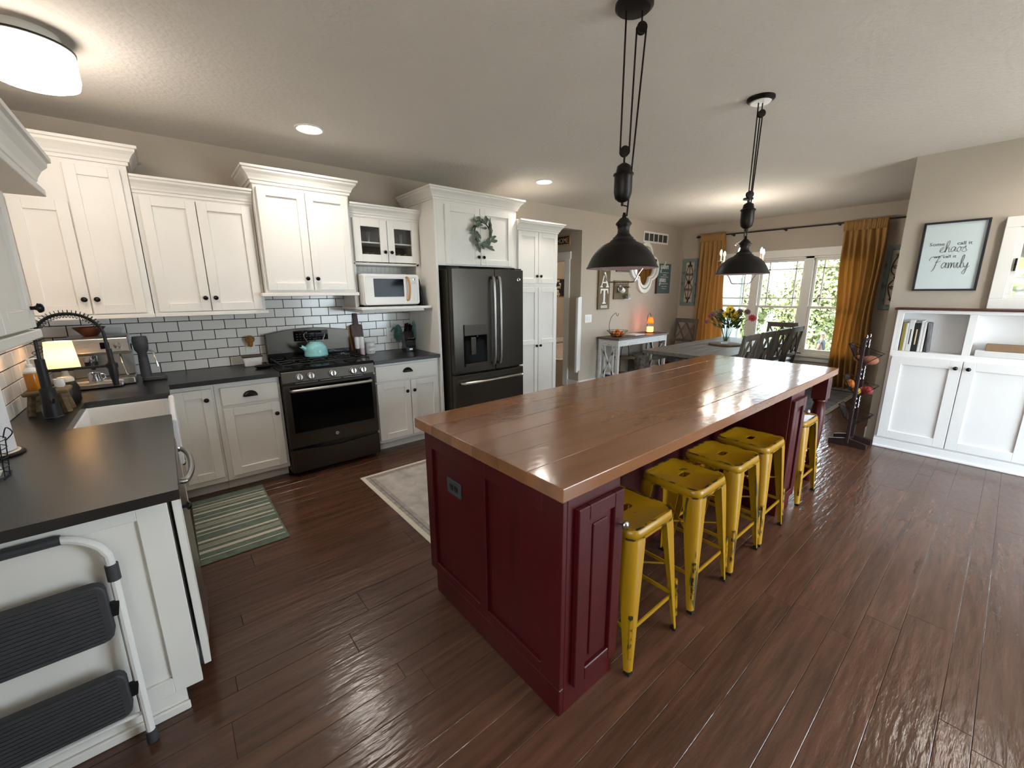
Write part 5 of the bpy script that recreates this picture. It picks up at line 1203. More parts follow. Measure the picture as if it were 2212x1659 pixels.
# chandelier over the table
qx, qy = 6.72, -1.86
t = thing('candle_chandelier', 'dark chandelier with lit candle bulbs behind the far pendant', 'chandelier', (qx, qy, ZC))
build(MB().lathe([(.06, 0), (.06, -.02), (.01, -.03), (.008, -.62), (.03, -.64), (.05, -.70), (.03, -.78), (.015, -.80), (.03, -.83), (0, -.86)], (qx, qy, ZC), 18), 'stem', 'bronze_dark', t, smooth=True)
for i in range(6):
    a = 2*PI*i/6+.26; c, s = math.cos(a), math.sin(a); zb = 1.90; R_ = .27
    ar = build(MB().tube(smooth_path([(qx+c*.03, qy+s*.03, 1.90), (qx+c*.12, qy+s*.12, 1.80), (qx+c*.22, qy+s*.22, 1.82), (qx+c*R_, qy+s*R_, zb)], 5), .006, 7), 'arm', 'bronze_dark', t, smooth=True)
    build(MB().lathe([(.03, 0), (.034, .008), (.012, .01), (.012, .08), (0, .08)], (qx+c*R_, qy+s*R_, zb), 12), 'candle_cup', 'cream_jar', ar, smooth=True)
    build(MB().lathe([(.006, .08), (.014, .10), (.012, .125), (.003, .15), (0, .152)], (qx+c*R_, qy+s*R_, zb), 12), 'candle_bulb', 'bulb_white', ar, smooth=True)
    cr = build(MB().lathe([(.0, -.022), (.010, 0), (0, .02)], (qx+c*.10, qy+s*.10, 2.10+.03*(i % 2)), 8), 'crystal', 'chrome', t)
    build(MB().tube([(qx+c*.02, qy+s*.02, 2.17), (qx+c*.10, qy+s*.10, 2.12+.03*(i % 2))], .002, 5), 'crystal_wire', 'bronze_dark', t)
d = bpy.data.lights.new('chandelier_light', 'POINT'); d.energy = 8; d.color = (1, .92, .80); d.shadow_soft_size = .06
o = bpy.data.objects.new('chandelier_light', d); COL.objects.link(o); o.parent = t; o.location = (0, 0, 2.12-ZC)
# rug under the table
t = thing('dining_rug', 'grey patterned rug under the dining chairs', 'rug', (6.6, -2.0, 0))
build(MB().box(5.30, 8.42, -3.02, -.75, .0003, .006), 'base', 'rug_border', t, bevel=.002)
build(MB().box(5.36, 8.36, -2.96, -.81, .0055, .0070), 'field', 'rug_grey', t)

# ---------------------------------------------------------------- console and what stands on it
cx0, cx1, cy0, cy1, cz = 6.045, 7.45, -.445, -.055, .80
t = thing('console_table', 'white distressed console table with X-pattern ends and brown top', 'console table', (6.75, -.25, 0))
build(MB().box(cx0-.02, cx1+.02, cy0-.02, cy1+.02, cz-.03, cz), 'top', 'console_top', t, bevel=.003)
build(MB().box(cx0+.045, cx1-.045, cy0, cy0+.022, cz-.13, cz-.0305).box(cx0+.045, cx1-.045, cy1-.022, cy1, cz-.13, cz-.0305), 'apron', 'console_white', t, bevel=.002)
for x in (cx0, cx1-.045):
    for y in (cy0, cy1-.045): build(MB().box(x, x+.045, y, y+.045, 0, cz-.0305), 'leg', 'console_white', t, bevel=.002)
    xm = x+.0225
    sm = MB().box(x+.006, x+.039, cy0+.045, cy1-.045, cz-.13, cz-.0305).box(x+.006, x+.039, cy0+.045, cy1-.045, .07, .12)
    ym = (cy0+cy1)/2; a, b = cy0+.055, cy1-.055; z0, z1 = .12, cz-.13
    for p, q in (((a, z0), (b, z1)), ((b, z0), (a, z1)), ((a+.06, z0), (a+.06, z1)), ((b-.06, z0), (b-.06, z1))): sm.bar((xm, p[0], p[1]), (xm, q[0], q[1]), .028, .03)
    build(sm, 'end_frame', 'console_white', t, bevel=.001)
# fruit bowl with banana hook
fx_, fy_ = 6.27, -.25
t = thing('fruit_basket', 'black wire fruit basket with banana hook on the console', 'basket', (fx_, fy_, cz))
w_ = MB()
for z, r in ((.004, .07), (.05, .12), (.10, .165)): w_.tube([(fx_+r*math.cos(2*PI*i/28), fy_+r*math.sin(2*PI*i/28), cz+z+.001) for i in range(28)], .003, 5, True)
for i in range(16):
    a = 2*PI*i/16; w_.tube([(fx_+r*math.cos(a), fy_+r*math.sin(a), cz+z+.001) for z, r in ((.004, .0), (.004, .07), (.05, .12), (.10, .165))], .002, 5)
build(w_, 'wire_bowl', 'black_iron', t, smooth=True)
build(MB().tube(smooth_path([(fx_-.11, fy_+.02, cz+.004), (fx_-.175, fy_+.02, cz+.11), (fx_-.19, fy_+.02, cz+.22), (fx_-.13, fy_+.02, cz+.33), (fx_-.03, fy_+.02, cz+.38), (fx_-.015, fy_+.02, cz+.345), (fx_+.015, fy_+.02, cz+.33), (fx_+.04, fy_+.02, cz+.37)], 5), .004, 7), 'banana_hook', 'black_iron', t, smooth=True)
for i, (dx, dy, dz, lab) in enumerate(((-.06, -.05, .05, 'front left'), (.03, -.07, .05, 'front right'), (.06, .03, .05, 'right'), (-.02, .06, .05, 'rear'), (-.075, .02, .06, 'far left'), (0, -.005, .09, 'topmost'))):
    o = build(MB().ball((fx_+dx, fy_+dy, cz+dz), .038), 'orange', 'orange_fruit', None, smooth=True); tag(o, 'orange fruit in the wire basket on the console, %s' % lab, 'fruit', 'oranges in the console basket')
# candle warmer lamp
lx, ly = 7.23, -.24
t = thing('candle_warmer_lamp', 'candle warmer lamp glowing orange on the console', 'lamp', (lx, ly, cz))
build(MB().lathe([(.0, 0), (.075, 0), (.078, .006), (.074, .014), (0, .015)], (lx, ly, cz+.0005), 24), 'base', 'black_iron', t, smooth=True)
build(MB().lathe([(.0, .016), (.052, .016), (.055, .022), (.055, .10), (.051, .105), (.048, .10), (.048, .09), (0, .088)], (lx, ly, cz), 22), 'candle_jar', 'amber_glow', t, smooth=True, ang=60)
build(MB().tube(smooth_path([(lx-.005, ly+.055, cz+.015), (lx-.005, ly+.06, cz+.22), (lx-.003, ly+.05, cz+.31), (lx, ly+.02, cz+.335), (lx, ly, cz+.30), (lx, ly, cz+.27)], 5), .0055, 8), 'gooseneck', 'black_iron', t, smooth=True)
build(MB().lathe([(.055, .165), (.038, .265), (.036, .265), (.053, .165)], (lx, ly, cz), 22), 'shade', 'amber_shade', t, smooth=True, ang=60)
build(MB().ball((lx, ly, cz+.215), .018), 'bulb', 'bulb_white', t, smooth=True)
d = bpy.data.lights.new('warmer_light', 'POINT'); d.energy = 7; d.color = (1, .32, .09); d.shadow_soft_size = .02
o = bpy.data.objects.new('warmer_light', d); COL.objects.link(o); o.parent = t; o.location = (0, 0, .20)
o = build(MB().box(6.62, 6.90, -.36, -.14, cz+.0005, cz+.012), 'paper_stack', 'paper', None, bevel=.001); tag(o, 'flat stack of papers on the console top', 'papers')
# tiered stand, pillow, box under the console
sx_, sy_ = 6.55, -.22
t = thing('two_tier_stand', 'black two-tier wire stand with round shelves under the console', 'stand', (sx_, sy_, 0))
for z in (.14, .42): build(MB().lathe([(.0, 0), (.165, 0), (.17, .008), (.165, .016), (0, .016)], (sx_, sy_, z), 30), 'round_shelf', 'driftwood', t, smooth=True)
for s in (-1, 1): build(MB().tube([(sx_+s*.13, sy_, 0), (sx_+s*.12, sy_, .42)], .006, 7), 'post', 'black_iron', t, smooth=True)
for s in (-1, 1): build(MB().tube([(sx_+s*.05, sy_+.14, .0), (sx_+s*.05, sy_+.14, .14)], .006, 7), 'foot', 'black_iron', t, smooth=True)
build(MB().tube(smooth_path([(sx_-.12, sy_, .42), (sx_-.10, sy_, .58), (sx_-.06, sy_, .63), (sx_+.06, sy_, .63), (sx_+.10, sy_, .58), (sx_+.12, sy_, .42)], 5), .006, 7), 'hoop_handle', 'black_iron', t, smooth=True)
outlet('wall_outlet', 'white wall outlet under the console table', '-y', 0, 6.66, .34)
pm = MB(); n = 12; vs = []
for i in range(n+1):
    for j in range(n+1):
        u, v = 2*i/n-1, 2*j/n-1; b = (1-u**4)*(1-v**4); vs.append((u*.21*(1+.06*abs(v)), -.07*b, v*.21*(1+.06*abs(u))))
k = len(vs); vs += [(x, -y, z) for x, y, z in vs]
fs = [(i*(n+1)+j, (i+1)*(n+1)+j, (i+1)*(n+1)+j+1, i*(n+1)+j+1) for i in range(n) for j in range(n)]; fs += [tuple(q+k for q in reversed(f)) for f in fs]
pm.add(vs, fs).xf(Matrix.Translation((7.10, -.19, .26)) @ Matrix.Rotation(-.2, 4, 'X'))
o = build(pm, 'floor_cushion', 'pillow_print', None, smooth=True); tag(o, 'dark patterned cushion under the right end of the console', 'cushion')
t = thing('picture_box', 'blue and white printed box under the left end of the console', 'box', (6.20, -.22, 0))
build(MB().box(6.11, 6.28, -.36, -.10, .0, .20), 'box', 'paper', t, bevel=.002); build(MB().box(6.1085, 6.11, -.34, -.12, .08, .19), 'print', 'blue_print', t)

# ---------------------------------------------------------------- things on the back wall
t = thing('eat_sign', 'tall brown wooden sign reading EAT in white letters', 'sign', (6.16, -.02, 1.7))
for i in range(3): build(MB().box(6.03+i*.0955, 6.03+i*.0955+.095, -.035, -.001, 1.235, 2.135), 'plank', 'board_brown', t, bevel=.002)
L = MB(); f0 = lambda u, v: (u, -.0365, v); f1 = lambda u, v: (u, -.0345, v)
def poly(pts, ox, oz, s, sz): L.prism([(ox+a*s, oz+b*sz) for a, b in pts], f0, f1)
S_, Z_ = .20, .235; ox = 6.072
for oz, ps in ((1.845, [[(0, 0), (.85, 0), (.9, .3), (.8, .3), (.72, .1), (.34, .1), (.34, .9), (.72, .9), (.8, .72), (.9, .72), (.85, 1), (0, 1), (0, .92), (.14, .92), (.14, .08), (0, .08)], [(.34, .46), (.58, .46), (.58, .36), (.66, .36), (.66, .66), (.58, .66), (.58, .56), (.34, .56)]]),
               (1.583, [[(-.04, 0), (.26, 0), (.26, .07), (.18, .09), (.5, .85), (.78, .09), (.68, .07), (.68, 0), (1.04, 0), (1.04, .07), (.98, .09), (.58, 1), (.46, 1), (.08, .09), (-.04, .07)], [(.26, .28), (.74, .28), (.70, .36), (.30, .36)]]),
               (1.325, [[(.28, 0), (.72, 0), (.72, .07), (.6, .09), (.6, .9), (.85, .9), (.92, .68), (1.0, .68), (.97, 1), (.03, 1), (0, .68), (.08, .68), (.15, .9), (.4, .9), (.4, .09), (.28, .07)]])):
    for p in ps: poly(p, ox, oz, S_, Z_)
for i in range(5):
    for s in (1, -1): L.prism([(6.09+i*.034, 1.277), (6.112+i*.034, 1.277+s*.024), (6.124+i*.034, 1.277+s*.022), (6.108+i*.034, 1.277)][::s], f0, f1)
build(L, 'letters', 'letter_white', t)
t = thing('small_picture_frame', 'small dark framed picture partly hidden by the near pendant', 'picture', (6.66, -.01, 1.93))
build(MB().ring([(6.49, 1.835), (6.84, 1.835), (6.84, 2.06), (6.49, 2.06)], [(6.53, 1.875), (6.80, 1.875), (6.80, 2.02), (6.53, 2.02)], lambda u, v: (u, -.03, v), lambda u, v: (u, -.001, v)), 'frame', 'walnut', t)
build(MB().box(6.53, 6.80, -.012, -.001, 1.875, 2.02), 'picture', 'paper', t)
t = thing('mug_hook_board', 'brown wooden hook board with white lettering on the dining wall', 'hook board', (6.64, -.02, 1.54))
for i in range(3): build(MB().box(6.44+i*.131, 6.44+i*.131+.130, -.03, -.001, 1.392, 1.692), 'plank', 'board_brown', t, bevel=.002)
sm = MB(); rs = random.Random(2); f = FM['-y'](-.030); x = 6.475
for wl_ in (2, 3, 4, 2, 3):
    for i in range(wl_): sm.tube([f(x, 1.645, .001), f(x+.006, 1.645+rs.uniform(.012, .024), .001), f(x+.012, 1.648, .001)], .0022, 4); x += .0185
    x += .014
build(sm, 'lettering', 'letter_white', t)
hk = MB()
for x in (6.52, 6.66, 6.76): hk.tube(smooth_path([(x, -.03, 1.60), (x, -.055, 1.585), (x, -.075, 1.575), (x, -.085, 1.60)], 4), .004, 6)
hk.tube([(6.58, -.045, 1.592), (6.86, -.045, 1.585)], .005, 6)
build(hk, 'hook', 'iron_brown', t, smooth=True)
t = thing('hanging_mug', 'white mug hanging from the wall hook board', 'mug', (6.54, -.09, 1.55))
build(MB().lathe([(.0, 0), (.042, 0), (.044, .01), (.044, .10), (.041, .10), (.040, .012), (0, .008)], (6.60, -.085, 1.525), 20, (-.9, -.1, .35)), 'cup', 'ceramic_white', t, smooth=True, ang=60)
build(MB().tube(smooth_path([(6.555, -.09, 1.58), (6.535, -.085, 1.605), (6.51, -.085, 1.60), (6.515, -.09, 1.575)], 4), .006, 7), 'mug_handle', 'ceramic_white', t, smooth=True)
for x, lab in ((6.69, 'left'), (6.78, 'right')):
    t = thing('stemmed_glass', '%s stemmed glass hanging upside down from the hook board' % lab, 'glass', (x, -.07, 1.42))
    build(MB().lathe([(.03, 0), (.03, .003), (.004, .008), (.0035, .09), (.02, .11), (.036, .15), (.034, .21), (.032, .21), (.034, .15), (.018, .112), (0, .10)], (x, -.075, 1.585), 16, (0, 0, -1)), 'glass', 'clear_glass', t, smooth=True, ang=60)
# quatrefoil mirror
def quatrefoil(cx, cz, R, n=64):
    """lobed outline with square shoulders"""
    out = []
    for i in range(n):
        a = 2*PI*i/n; best = 0
        d = (math.cos(a), math.sin(a))
        for ox, oz in ((.52, 0), (-.52, 0), (0, .52), (0, -.52)):
            b = d[0]*ox+d[1]*oz; c = ox*ox+oz*oz-.48**2; q = b*b-c
            if q >= 0: best = max(best, b+math.sqrt(q))
        best = max(best, min(.50/max(abs(d[0]), 1e-6), .50/max(abs(d[1]), 1e-6)) if abs(abs(d[0])-abs(d[1])) < .35 else 0)
        out.append((cx+d[0]*best*R, cz+d[1]*best*R))
    return out
mcx, mcz, MR = 7.29, 1.915, .43
t = thing('quatrefoil_mirror', 'cream quatrefoil-shaped mirror on the dining wall', 'mirror', (mcx, -.02, mcz))
for (r0, r1, d0, d1, m) in ((1.0, .86, 0, .045, 'trim_white'), (.86, .80, 0, .030, 'cloth_grey'), (.80, .70, 0, .038, 'trim_white')):
    build(MB().ring(quatrefoil(mcx, mcz, MR*r0), quatrefoil(mcx, mcz, MR*r1), lambda u, v: (u, -d1-.001, v), lambda u, v: (u, -.001, v)), 'moulding', m, t)
build(MB().prism(quatrefoil(mcx, mcz, MR*.71), lambda u, v: (u, -.012, v), lambda u, v: (u, -.004, v)), 'mirror_glass', 'mirror', t)
t = thing('gather_sign', 'slate blue sign with white script on the dining wall', 'sign', (7.92, -.02, 1.74))
build(MB().box(7.70, 8.14, -.034, -.001, 1.475, 2.005), 'board', 'slate_sign', t, bevel=.002)
build(MB().box(7.688, 7.70, -.04, -.001, 1.47, 2.01), 'side_rail', 'walnut', t, bevel=.001)
script(t, 'gather', 7.78, 1.915, .062, '-y', -.034, 'letter_white', .0035)
script(t, 'grace', 7.76, 1.68, .062, '-y', -.034, 'letter_white', .0035)
sm = MB(); rs = random.Random(4); f = FM['-y'](-.034)
for z, n_ in ((1.84, 14), (1.80, 6), (1.765, 12), (1.64, 12), (1.595, 9), (1.555, 6)):
    x = 7.94-n_*.0115
    for i in range(n_): sm.tube([f(x, z, .001), f(x+.007, z+rs.uniform(.008, .02), .001), f(x+.014, z, .001)], .0018, 4); x += .022
build(sm, 'small_lettering', 'letter_white', t)
t = thing('wall_vent', 'white return air vent grille high on the dining wall', 'vent', (7.61, -.01, 2.43))
vx0, vx1, vz0, vz1 = 7.215, 8.005, 2.345, 2.532
vm = MB().ring([(vx0, vz0), (vx1, vz0), (vx1, vz1), (vx0, vz1)], [(vx0+.03, vz0+.03), (vx1-.03, vz0+.03), (vx1-.03, vz1-.03), (vx0+.03, vz1-.03)], lambda u, v: (u, -.014, v), lambda u, v: (u, -.001, v))
for i in range(1, 5): x = vx0+.03+(vx1-vx0-.06)*i/5; vm.box(x-.009, x+.009, -.012, -.001, vz0+.03, vz1-.03)
build(vm, 'frame', 'trim_white', t); build(MB().box(vx0+.03, vx1-.03, -.004, -.001, vz0+.03, vz1-.03), 'backing', 'vent_dark', t)
sl = MB()
for i in range(9): sl.box(vx0+.03, vx1-.03, -.009, -.004, vz0+.036+i*.0138, vz0+.041+i*.0138)
build(sl, 'louvre', 'vent_dark', t)
t = thing('light_switch', 'white double light switch right of the hall opening', 'switch', (5.83, 0, 1.10))
build(MB().prism(rrect(.165, .125, .008, 2), lambda u, v: (5.83+u, 0, 1.10+v), lambda u, v: (5.83+u, -.007, 1.10+v)), 'cover_plate', 'plastic_white', t, bevel=.002)
for dx in (-.045, 0, .045): build(MB().box(5.83+dx-.014, 5.83+dx+.014, -.012, -.006, 1.068, 1.132), 'rocker', 'plastic_white', t, bevel=.002)
t = thing('safety_gate_housing', 'tall white retractable gate housing at the hall opening', 'gate', (5.59, -.03, .27))
build(MB().box(5.525, 5.565, -.055, -.005, .27, 1.43), 'housing', 'plastic_white', t, bevel=.01, seg=2)
build(MB().box(5.568, 5.640, -.030, .0-.001, .29, 1.44), 'mount_rail', 'plastic_white', t, bevel=.004)
t = thing('home_sign', 'black HOME sign in a pale frame above the hall doorway', 'sign', (5.62, .4, 2.3))
build(MB().box(5.613, 5.634, .225, .80, 2.225, 2.368), 'frame', 'beech', t, bevel=.002); build(MB().box(5.610, 5.614, .243, .782, 2.243, 2.350), 'board', 'chalk_dark', t)
text(t, 'HOME', .105, (5.6085, .372, 2.258), '-x', 'letter_cream', 0, .001, 'CENTER', .82)
t = thing('heart_sign', 'black framed sign with cream script seen through the hall doorway', 'sign', (9.9, 4.58, 1.63))
build(MB().box(9.42, 10.27, 4.575, 4.599, 1.36, 1.90), 'frame', 'beech', t, bevel=.002); build(MB().box(9.44, 10.25, 4.570, 4.576, 1.38, 1.88), 'board', 'chalk_dark', t)
for w, x, z, s in (('you have', 9.60, 1.80, .055), ('my', 9.90, 1.72, .05), ('whole heart', 9.49, 1.61, .062), ('for my', 9.68, 1.52, .05), ('whole life', 9.55, 1.41, .062)):
    script(t, w, x, z, s, '-y', 4.570, 'letter_cream', .006)
t = thing('far_room_rug', 'beige rug in the room past the hall doorway', 'rug', (8.6, 3.2, 0))
build(MB().box(7.4, 9.9, 2.1, 4.2, -.0005, .010), 'base', 'rug_edge', t); build(MB().box(7.5, 9.8, 2.2, 4.1, .0095, .012), 'field', 'rug_border', t)
t = thing('far_room_light', 'ceiling light in the room past the hall', 'ceiling light', (8.6, 2.6, ZC))
build(MB().lathe([(.16, 0), (.16, -.05), (.12, -.08), (0, -.085)], (8.6, 2.6, ZC), 24), 'dome', 'drum_glow', t, smooth=True)
d = bpy.data.lights.new('far_room_lamp', 'POINT'); d.energy = 30; d.color = (1, .85, .65); d.shadow_soft_size = .1
o = bpy.data.objects.new('far_room_lamp', d); COL.objects.link(o); o.parent = t; o.location = (0, 0, -.25)

# ---------------------------------------------------------------- window wall: panels, rod, curtains
def iron_panel(name, label, y0, y1):
    z0, z1 = 1.24, 2.11; t = thing(name, label, 'wall decor', (8.53, (y0+y1)/2, 1.68), 'teal framed iron panels')
    fr = MB()
    for a, b, c, d in ((y0, y1, z0, z0+.065), (y0, y1, z1-.065, z1), (y0, y0+.055, z0+.065, z1-.065), (y1-.055, y1, z0+.065, z1-.065)): fr.box(8.520, 8.549, a, b, c, d)
    build(fr, 'frame', 'teal_frame', t, bevel=.002)
    build(MB().box(8.540, 8.549, y0+.055, y1-.055, z0+.065, z1-.065), 'panel', 'linen_panel', t)
    ym = (y0+y1)/2; zm = (z0+z1)/2; X = 8.527; ir = MB(); hw = (y1-y0)/2-.065
    for s in (1, -1):
        for q in (1, -1):
            ir.tube(smooth_path([(X, ym, zm+q*.36), (X, ym+s*hw*.45, zm+q*.27), (X, ym+s*hw*.75, zm+q*.20), (X, ym+s*hw*.9, zm+q*.10), (X, ym+s*hw*.4, zm+q*.03)], 4), .005, 5)
            sp = [(X, ym+s*(hw*.45+.030*(1-i/14)*math.cos(i*.75)), zm+q*(.14)+.030*(1-i/14)*math.sin(i*.75)) for i in range(13)]
            ir.tube(sp, .004, 5)
            sp = [(X, ym+s*(hw*.35+.022*(1-i/14)*math.cos(i*.75)), zm+q*(.30)+.022*(1-i/14)*math.sin(i*.75)) for i in range(13)]
            ir.tube(sp, .004, 5)
    ir.tube([(X, ym, z0+.09), (X, ym, z1-.09)], .005, 5)
    for q in (1, -1): ir.lathe([(.0, -.03), (.016, -.01), (.010, .015), (0, .035)], (X, ym, zm+q*.37), 8, (0, 0, q))
    ir.ball((X, ym, zm), .035, (.4, 1, 1))
    build(ir, 'scrollwork', 'iron_brown', t, smooth=True)
iron_panel('iron_scroll_panel', 'teal framed iron scroll panel left of the gold curtain', -.345, -.062)
iron_panel('iron_scroll_panel', 'teal framed iron scroll panel half hidden by the right wall', -3.34, -3.045)
t = thing('curtain_rod', 'black curtain rod across the dining window', 'curtain rod', (8.44, -1.7, 2.47))
build(MB().tube([(8.44, -.40, 2.478), (8.44, -3.45, 2.452)], .011, 10), 'rod', 'black_iron', t, smooth=True)
build(MB().lathe([(.012, 0), (.020, .012), (.012, .024), (.026, .035), (.018, .055), (0, .085)], (8.44, -.40, 2.478), 12, (0, 1, 0)), 'finial', 'black_iron', t, smooth=True)
for y in (-.95, -1.75, -2.45): build(MB().tube([(8.549, y, 2.46), (8.44, y, 2.455)], .007, 8).cyl((8.549, y, 2.46), (8.541, y, 2.46), .02), 'bracket', 'black_iron', t, smooth=True)
def curtain(label, ya0, ya1, yb0, yb1, zt, zb, seed):
    t = thing('gold_curtain', label, 'curtain', (8.44, (ya0+ya1)/2, zb), 'mustard gold curtains'); rs = random.Random(seed)
    nx, nz = 72, 26; ph = [rs.uniform(0, 6) for _ in range(4)]; vs = []
    for j in range(nz+1):
        v = j/nz; z = zt+(zb-zt)*v; k = v**.6
        for i in range(nx+1):
            u = i/nx; y = (ya0+(ya1-ya0)*u)*(1-k)+(yb0+(yb1-yb0)*u)*k+.012*math.sin(9*v+ph[0]+4*u)
            amp = .012+.045*min(1, v*5)
            x = 8.43-amp*math.sin(2*PI*(6.5*u)+ph[1]+.8*math.sin(3*v+ph[2]))-amp*.5*math.sin(2*PI*3.3*u+ph[3]+2*v)
            vs.append((x, y, z))
    fs = [(j*(nx+1)+i, j*(nx+1)+i+1, (j+1)*(nx+1)+i+1, (j+1)*(nx+1)+i) for j in range(nz) for i in range(nx)]
    o = build(MB().add(vs, fs), 'drape', 'curtain_gold', t, smooth=True, ang=180)
    so = o.modifiers.new('thickness', 'SOLIDIFY'); so.thickness = .003
    vs = []
    for j in range(4):
        for i in range(nx+1):
            u = i/nx; vs.append((8.425-.022*abs(math.sin(2*PI*10*u))-.004*j, ya0+(ya1-ya0)*u+.004*math.sin(60*u), zt+.055-.045*j))
    fs = [(j*(nx+1)+i, j*(nx+1)+i+1, (j+1)*(nx+1)+i+1, (j+1)*(nx+1)+i) for j in range(3) for i in range(nx)]
    h = build(MB().add(vs, fs), 'gathered_heading', 'curtain_gold', t, smooth=True, ang=180)
    so = h.modifiers.new('thickness', 'SOLIDIFY'); so.thickness = .003
curtain('gold curtain left of the dining window', -.425, -.86, -.41, -.98, 2.455, .06, 1)
curtain('gold curtain right of the dining window', -2.53, -3.02, -2.62, -3.02, 2.42, .06, 2)

# ---------------------------------------------------------------- built-in cabinet on the right
CX, CY1, CY0 = 5.955, -3.612, -5.20
t = thing('builtin_cabinet', 'white built-in cabinet with open shelf and dark wood cap', 'cabinet', (6.03, -4.2, 0)); MW = 'builtin_white'
b = MB().box(CX, 6.109, CY0, CY1, .0, .955)
b.box(CX, 6.109, CY1-.022, CY1, .955, 1.335).box(CX, 6.109, CY0, CY0+.022, .955, 1.335).box(CX, 6.109, CY0+.022, CY1-.022, 1.305, 1.335)
b.box(CX, CX+.02, CY1-.048, CY1-.022, .955, 1.305).box(6.095, 6.109, CY0+.022, CY1-.022, .955, 1.305)
for y in (-4.10, -4.66): b.box(CX, 6.095, y-.025, y+.025, .955, 1.305)
build(b, 'body', MW, t, bevel=.002)
build(MB().box(CX-.022, 6.109, CY0, CY1+.02, 1.335, 1.353), 'cap', 'walnut', t, bevel=.003)
build(MB().box(CX-.014, CX, CY0, CY1, 0, .085), 'plinth', MW, t, bevel=.004)
build(MB().box(CX-.026, CX-.014, CY0, CY1, 0, .022), 'shoe_moulding', MW, t, bevel=.005)
for a, b_, ky in ((-4.098, -3.635, -4.062), (-4.570, -4.104, -4.14), (-5.04, -4.576, -5.0)):
    d = shaker(t, '-x', CX, a, b_, .105, .905, MW, rail=.075); knob(d, (CX-.02, ky, .842), (-1, 0, 0))
# books
for (y0, w, h, dp, m, lab) in ((-3.668, .022, .265, .12, 'book_olive', 'olive green hardback, first in the book row'), (-3.690, .017, .258, .12, 'book_white', 'thin white book between the olive and the tall white book'), (-3.708, .036, .288, .125, 'book_white', 'thick tall white book in the built-in shelf'),
                              (-3.746, .040, .262, .125, 'book_black', 'thick black book in the built-in shelf'), (-3.788, .019, .285, .12, 'book_white', 'slim white book right of the black one'), (-3.808, .017, .272, .12, 'book_white', 'slim white book beside the grey one')):
    t = thing('book', lab, 'book', (6.03, y0, .956), 'books on the built-in shelf')
    build(MB().box(5.975, 5.975+dp, y0-w, y0, .956, .956+h), 'cover', m, t, bevel=.003)
    build(MB().box(5.979, 5.974+dp, y0-w+.002, y0-.002, .956+h, .956+h+.0005), 'pages', 'paper', t)
    if w > .03: build(MB().box(5.9742, 5.975, y0-w*.62, y0-w*.40, 1.02, 1.16), 'spine_lettering', 'ink' if m != 'book_black' else 'letter_cream', t)
o = build(MB().prism([(-3.845, .9565), (-3.830, .9585), (-3.826, 1.225), (-3.850, 1.222)], lambda u, v: (5.975, u-.004+(.0 if v > 1 else -.018), v), lambda u, v: (6.09, u-.004+(.0 if v > 1 else -.018), v)), 'book', 'book_grey', None, bevel=.002)
tag(o, 'grey patterned book leaning at the right end of the row', 'book', 'books on the built-in shelf')
o = build(MB().box(5.965, 6.085, -4.62, -4.150, .956, 1.005), 'flat_box', 'book_white', None, bevel=.003); tag(o, 'flat white box lying on the built-in shelf', 'box')
o = build(MB().box(5.975, 6.08, -4.60, -4.205, 1.0055, 1.062), 'flat_box', 'kraft', None, bevel=.003); tag(o, 'flat brown box on top of the white box', 'box')
# framed print
t = thing('framed_print', 'black framed print with script lettering above the built-in', 'picture', (6.10, -3.865, 1.8))
y0, y1, z0, z1 = -4.068, -3.663, 1.505, 2.100
fr = MB()
for a, b, c, d in ((y0, y1, z0, z0+.016), (y0, y1, z1-.016, z1), (y0, y0+.016, z0+.016, z1-.016), (y1-.016, y1, z0+.016, z1-.016)): fr.box(6.083, 6.109, a, b, c, d)
build(fr, 'frame', 'chalk_dark', t, bevel=.002)
build(MB().box(6.098, 6.1085, y0+.016, y1-.016, z0+.016, z1-.016), 'paper', 'paper', t)
build(MB().box(6.0925, 6.0945, y0+.016, y1-.016, z0+.016, z1-.016), 'glass', 'window_glass', t)
P6 = 6.098
text(t, 'Some', .040, (P6-.001, -3.770, 1.897), '-x', 'ink', 0, .0006, 'CENTER', 1.1); text(t, 'call it', .040, (P6-.001, -3.940, 1.897), '-x', 'ink', 0, .0006, 'CENTER', 1.1)
text(t, 'we call it', .036, (P6-.001, -3.835, 1.790), '-x', 'ink', 0, .0006, 'CENTER', 1.1)
script(t, 'chaos', -3.795, 1.838, .044, '-x', P6, 'ink', .0012, -1)
script(t, 'Family', -3.765, 1.700, .050, '-x', P6, 'ink', .0014, -1)
# old window frame with mirror
t = thing('window_frame_mirror', 'white old window frame mirror standing on the built-in cap', 'mirror', (6.09, -4.4, 1.355))
y0, y1, z0, z1 = -4.95, -4.150, 1.3535, 2.090
fm = MB(); w = .085
for a, b, c, d in ((y0, y1, z0, z0+w), (y0, y1, z1-w, z1), (y0, y0+w, z0+w, z1-w), (y1-w, y1, z0+w, z1-w)): fm.box(6.070, 6.109, a, b, c, d)
build(fm, 'frame', 'trim_white', t, bevel=.004)
im = MB(); w2 = .035; a0, a1, c0, c1 = y0+w, y1-w, z0+w, z1-w
for a, b, c, d in ((a0, a1, c0, c0+w2), (a0, a1, c1-w2, c1), (a0, a0+w2, c0+w2, c1-w2), (a1-w2, a1, c0+w2, c1-w2), (a0+w2, a1-w2, 1.60, 1.615), (-4.555, -4.54, c0+w2, c1-w2)): im.box(6.080, 6.105, a, b, c, d)
build(im, 'inner_sash', 'trim_white', t, bevel=.003)
build(MB().box(6.094, 6.098, a0+w2, a1-w2, c0+w2, c1-w2), 'mirror_glass', 'mirror', t)
build(MB().box(6.066, 6.080, y1-.110, y1-.098, 1.66, 1.76).cyl((6.078, y1-.104, 1.71), (6.055, y1-.104, 1.71), .008), 'latch', 'bronze_dark', t)

